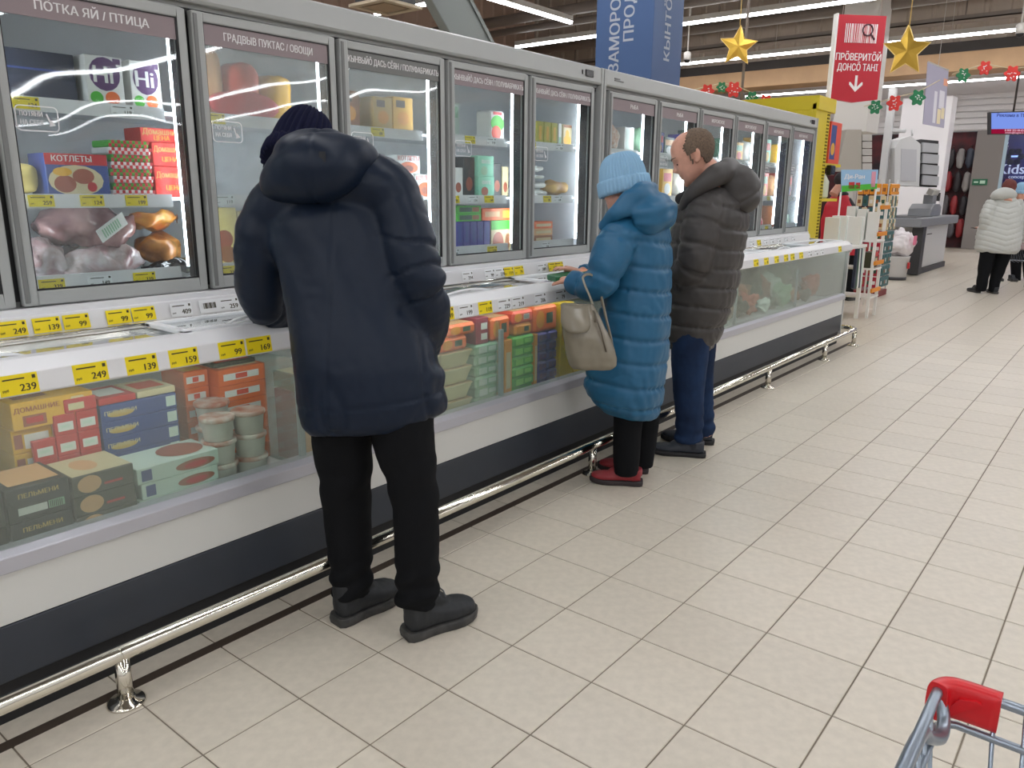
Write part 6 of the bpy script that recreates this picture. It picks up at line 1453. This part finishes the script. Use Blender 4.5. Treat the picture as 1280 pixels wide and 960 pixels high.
for q in (aL, aR): P_, r_ = E_.limb(q); b.tube(P_, [r*.55 for r in r_], 12); hand_parts(b, P_[-1], P_[-1]-P_[-3], (0, 0, 1), 1 if q is aL else -1, .5)
for q in (l1, l2): P_, r_ = E_.limb(q); b.tube(P_, [r*.75 for r in r_], 12)
b.loft([E_.ring(312, 1234, 1262, 0, .7, f), E_.ring(270, 1238, 1266, 0, .6, f), E_.ring(247, 1246, 1264, 0, .7, f)], 0)
link('body', fuse('body', b, .008, 1, None, [m_skin]), wc)
t_ = MB()
for q in (l1, l2): P_, r_ = E_.limb(q); t_.tube(P_, r_, 16)
link('trousers', fuse('trousers', t_, .014, 4, lambda co, no: .008*nz(co, 9.), [m_blackt]), wc)
j_ = MB(); j_.loft([E_.ring(py, l, r, 0, ra, f, 2.3, 28, tilt=-.04) for py, l, r, ra in ((316, 1224, 1266, .7), (312, 1222, 1270, .72), (296, 1224, 1273, .7), (275, 1230, 1274, .66), (258, 1236, 1273, .6), (248, 1242, 1268, .6), (243, 1248, 1264, .7))], 0)
for q in (aL, aR): P_, r_ = E_.limb(q); j_.tube(P_[:-2], r_[:-2], 16)
def dsp(co, no):
    u = (co-E_.g)@_UH; u0 = (E_.P(1248, 290)-E_.g)@_UH
    return .012*(puff_phase((co[:, 2]-.55-.32*np.abs(u-u0)+.0)/.075)-.8)+.006*nz(co, 9.)
link('coat', fuse('coat', j_, .013, 3, dsp, [m_wc]), wc)
hd = MB(); pth, rad = smooth_path([(E_.P(1241, 247, .0), .05), (E_.P(1248, 243, -.07), .08), (E_.P(1258, 242, -.08), .085), (E_.P(1267, 245, -.03), .06)], 5); hd.tube(pth, rad, 18)
link('hood', fuse('hood', hd, .012, 4, lambda co, no: .012*nz(co, 8.), [m_wc]), wc)
hb = MB(); hb.ellipsoid(HE+RE@np.array((0, -.02, .045)), .093, .112, .10, 20, 14, 0, RE); link('hair', fuse('hair', hb, .012, 2, lambda co, no: .008*nz(co, 25.), [m_hair2]), wc)
for hx, tx in (((13.40, 1.84), (13.60, 2.0)), ((13.43, 1.62), (13.64, 1.74))): shoe(hx, tx, .27, wc, m_boot, m_bsole, high=.10, wide=.05)
o = MB().obox(E_.P(1221, 285, .33), _UH*.07, _NH*.04, _ZH*.006).build('mobile_phone', MATS['black_gloss'], None, .004); tag(o, 'dark phone held out by the person in white', 'phone')
# person with light blue hat at the right edge
K_ = Fig(15.7, 1.95); hp = thing('person', 'person in light blue hat half hidden beyond the white coat at the picture edge', 'person', (15.7, 1.95, 0))
HK = K_.P(1277, 240, 0); RK = frame(-.3, -.9, .1)
b = MB(); head_parts(b, HK, RK, 1.05)
for q in ([(1270, 300, 0, .09), (1270, 330, 0, .08), (1270, 352, 0, .06)], [(1284, 300, 0, .09), (1285, 330, 0, .08), (1285, 353, 0, .06)]): P_, r_ = K_.limb(q); b.tube(P_, r_, 12)
b.loft([K_.ring(308, 1264, 1292, 0, .7, (0, -1)), K_.ring(270, 1266, 1292, 0, .6, (0, -1)), K_.ring(256, 1272, 1286, 0, .8, (0, -1))], 0)
link('body', fuse('body', b, .010, 1, None, [m_skin]), hp)
beanie('beanie', HK+RK@np.array((0, -.005, .03)), RK, 1.05, m_bean2, hp, ribs=24)
j_ = MB(); j_.loft([K_.ring(py, l, r, 0, .65, (0, -1)) for py, l, r in ((312, 1262, 1296), (285, 1264, 1296), (262, 1266, 1294), (254, 1272, 1288))], 0)
for q in ([(1268, 262, 0, .07), (1264, 285, -.05, .07), (1268, 300, -.2, .055)], [(1292, 262, 0, .07), (1296, 285, -.05, .07), (1292, 300, -.2, .055)]): P_, r_ = K_.limb(q); j_.tube(P_, r_, 14)
link('coat', fuse('coat', j_, .014, 3, lambda co, no: .01*nz(co, 9.), [mat('pinkgrey_coat', (176, 150, 148), .6)]), hp)
t_ = MB()
for q in ([(1271, 305, 0, .10), (1270, 330, 0, .085), (1270, 354, 0, .07)], [(1285, 305, 0, .10), (1285, 330, 0, .085), (1286, 354, 0, .07)]): P_, r_ = K_.limb(q); t_.tube(P_, r_, 14)
link('trousers', fuse('trousers', t_, .014, 3, None, [m_blackt]), hp)
for hx, tx in (((15.70, 1.95), (15.5, 1.83)), ((15.80, 1.74), (15.6, 1.64))): shoe(hx, tx, .27, hp, m_boot, m_bsole, high=.10, wide=.05)
# cashier
m_vest = mat('red_vest', (190, 24, 44), .55); m_bk = mat('black_sleeve', (30, 30, 34), .7)
Q_ = Fig(11.0, 3.4); cs_ = thing('person', 'cashier in red vest and black sleeves bending behind the yellow shelving', 'person', (11.0, 3.4, 0))
HQ = Q_.P(1052, 229, .0); RQ = frame(.9, .4, .4)
b = MB(); head_parts(b, HQ, RQ, .95)
b.loft([Q_.ring(300, 1036, 1064, 0, .7, (.7, .7)), Q_.ring(265, 1036, 1062, 0, .65, (.7, .7)), Q_.ring(246, 1042, 1058, 0, .7, (.7, .7))], 0)
aq = [(1058, 250, -.05, .06), (1066, 262, -.08, .06), (1074, 270, .0, .05), (1080, 272, .1, .04)]; P_, r_ = Q_.limb(aq); b.tube(P_, [r*.7 for r in r_], 12); hand_parts(b, P_[-1], P_[-1]-P_[-3], (0, 0, 1), 1, .5)
for q in ([(1042, 300, 0, .10), (1042, 340, 0, .08), (1042, 372, 0, .06)], [(1058, 300, 0, .10), (1058, 340, 0, .08), (1058, 372, 0, .06)]):
    P2_ = [Q_.P(a_, b__, c__) for a_, b__, c__, _ in q]; P2_[-1] = np.array((P2_[-1][0], P2_[-1][1], .06)); b.tube(P2_, [.1, .08, .06], 12)
link('body', fuse('body', b, .009, 1, None, [m_skin]), cs_)
hb = MB(); hb.ellipsoid(HQ+RQ@np.array((0, -.02, .04)), .09, .11, .098, 20, 14, 0, RQ); link('hair', fuse('hair', hb, .012, 2, lambda co, no: .006*nz(co, 25.), [mat('dark_hair', (34, 28, 30), .7)]), cs_)
v_ = MB(); v_.loft([Q_.ring(py, l, r, 0, .7, (.7, .7)) for py, l, r in ((318, 1030, 1068), (300, 1029, 1067), (275, 1030, 1066), (258, 1034, 1064), (247, 1040, 1060), (242, 1044, 1057))], 0); link('vest', fuse('vest', v_, .013, 3, lambda co, no: .008*nz(co, 9.), [m_vest]), cs_)
v_ = MB(); P_, r_ = Q_.limb(aq); v_.tube(P_[:-2], r_[:-2], 14); v_.ellipsoid(Q_.P(1052, 243, 0), .10, .09, .05); link('sleeve', fuse('sleeve', v_, .012, 3, None, [m_bk]), cs_)
t_ = MB()
for px in (1042, 1058): a, c_ = Q_.P(px, 305), Q_.P(px, 372); t_.tube([a, (c_[0], c_[1], .07)], [.12, .085], 14)
link('trousers', fuse('trousers', t_, .014, 3, None, [m_blackt]), cs_)
for px in (1042, 1058): c_ = Q_.P(px, 372); shoe((c_[0]-.08, c_[1]-.03), (c_[0]+.15, c_[1]-.12), .26, cs_, m_boot, m_bsole, high=.1)

# ---- trolleys
m_wire = mat('trolley_wire', (150, 160, 172), .3, metal=.75); m_redp = mat('trolley_red', (206, 24, 34), .35); m_rub = mat('trolley_rubber', (60, 60, 62), .7)
def trolley(label, ox, oy, rz, Lx=.80, Wy=.53, zr=.90, zb=.42, step=.028, wr=.0024):
    """local: +x is the front, left side at +Wy/2"""
    t = thing('shopping_trolley', label, 'trolley', (ox, oy, 0), None, rz)
    def bd(mb, nm, m_, par=None):
        o = mb.build(nm, m_); o.parent = par if par is not None else t; return o
    hw = Wy/2; tp = .055
    def rim(z, r, s, nm, back=True):     # horizontal loop shrunk by s
        c = .016; pts = [(-Lx+s*.2, hw-s, z), (-c-s, hw-s, z), (-c*.3-s, hw-s-c*.3, z), (-s, hw-s-c, z), (-s, -hw+s+c, z), (-c*.3-s, -hw+s+c*.3, z), (-c-s, -hw+s, z), (-Lx+s*.2, -hw+s, z)]
        return bd(MB().tube(pts, r, 10), nm, m_wire)
    rim(zr, .0055, 0, 'top_rim'); rim(zr-.042, .0045, .004, 'second_rim'); rim((zr+zb)/2, .004, tp*.5, 'middle_rim'); rim(zb, .006, tp, 'bottom_rim')
    for k in range(int(Lx/step)):
        x = -.05-k*step
        for s in (-1, 1): bd(MB().tube([(x, s*hw, zr-.004), (x-tp*.6, s*(hw-tp), zb)], wr, 5), 'side_wire', m_wire)
    for k in range(int((Wy-.08)/step)+1):
        y = hw-.05-k*step; bd(MB().tube([(0, y, zr-.004), (-tp*1.0, y*(hw-tp)/hw, zb)], wr, 5), 'front_wire', m_wire)
    for k in range(9): y = -hw+tp+(Wy-2*tp)*k/8; bd(MB().tube([(-tp, y, zb), (-Lx, y, zb+.02)], wr, 5), 'floor_wire', m_wire)
    for s in (-1, 1):
        # moulded corner: L-shaped, rounded over the rim
        mb = MB(); c = .045
        path = [(-.022, s*hw, zr-.012), (-.013, s*(hw-.002), zr-.012), (-.004, s*(hw-.010), zr-.012), (-.001, s*(hw-.024), zr-.012), (.0, s*(hw-.056), zr-.012)]
        pth, rad = smooth_path([(p, .018) for p in path], 4); rings = []
        for i, p in enumerate(pth):
            tn = pth[min(i+1, len(pth)-1)]-pth[max(i-1, 0)]; tn /= np.linalg.norm(tn); sd = np.cross(tn, _ZH)
            rings.append([p+sd*(.0105*math.copysign(abs(math.cos(a))**.55, math.cos(a)))+_ZH*(.022*math.copysign(abs(math.sin(a))**.55, math.sin(a))) for a in [2*math.pi*j/16 for j in range(16)]])
        mb.loft(rings, 0, True, True); o = bd(mb, 'corner_bumper', m_redp)
        bd(MB().prism([(.012, -.018), (.040, .010), (.036, .012), (.020, .008), (.012, -.006)], (-.011, s*hw, zr-.012), (0, -s, 0), (0, 0, 1), (-.004, 0, 0)), 'finger_rib', m_redp, o)
    # side rim bow running down from the corner
    for s in (-1, 1):
        pth, rad = smooth_path([((-.016, s*(hw-.002), zr-.006), .006), ((-.026, s*(hw-.010), zr-.026), .0065), ((-.048, s*(hw-.012), zr-.034), .007), ((-.075, s*(hw-.004), zr-.022), .007), ((-.11, s*hw, zr-.004), .007), ((-.3, s*hw, zr), .007), ((-Lx, s*hw, zr+.03), .007)], 5)
        bd(MB().tube(pth, rad, 10), 'side_bow', m_wire)
    bd(MB().tube([(-Lx-.06, -hw, zr+.10), (-Lx-.06, hw, zr+.10)], .014, 10), 'push_handle', m_redp)
    for s in (-1, 1):
        bd(MB().tube([(-Lx, s*hw, zr+.03), (-Lx-.06, s*hw, zr+.10)], .01, 8), 'handle_arm', m_wire)
        pth, rad = smooth_path([((-Lx, s*(hw-.03), zr), .011), ((-Lx+.03, s*(hw-.03), .5), .011), ((-Lx+.10, s*(hw-.02), .16), .011), ((-.3, s*(hw-.06), .14), .011), ((-.08, s*(hw-.08), .15), .011)], 5); bd(MB().tube(pth, rad, 8), 'chassis_tube', m_wire)
        bd(MB().tube([(-.12, s*(hw-.08), .15), (-.07, s*(hw-.08), zb)], .009, 8), 'front_strut', m_wire)
        for x in (-Lx+.12, -.10):
            wh = bd(MB().loft([[(x+.055*math.cos(a)*r_, s*(hw-.06)+dy, .056+.055*math.sin(a)*r_) for a in [2*math.pi*j/20 for j in range(20)]] for dy, r_ in ((-.015, .9), (-.012, 1), (.012, 1), (.015, .9))], 0), 'castor', m_rub)
            bd(MB().box(x-.012, x+.012, s*(hw-.06)-.02, s*(hw-.06)-.016, .05, .15), 'fork', m_wire, wh)
    return t
trolley('grey wire trolley with red corner bumper, close to the viewer', .872, -.166, 0.0)
trolley('grey wire trolley in front of the person in white', 14.78, 1.62, .2)
trolley('second wire trolley with white and red bags at the picture edge', 13.95, 1.02, 2.6)
o = link('carrier_bag', fuse('carrier_bag', MB().ellipsoid((13.58, 1.10, .72), .16, .2, .17, 20, 14), .02, 2, lambda co, no: .05*nz(co, 6., 5.), [MATS['bag_white']])); tag(o, 'white carrier bag in the trolley at the picture edge', 'bag')
o = link('carrier_bag', fuse('carrier_bag', MB().ellipsoid((13.54, 1.08, .50), .15, .18, .10, 20, 14), .02, 2, lambda co, no: .04*nz(co, 6., 9.), [c_red])); tag(o, 'red carrier bag under the white bag in the trolley', 'bag')
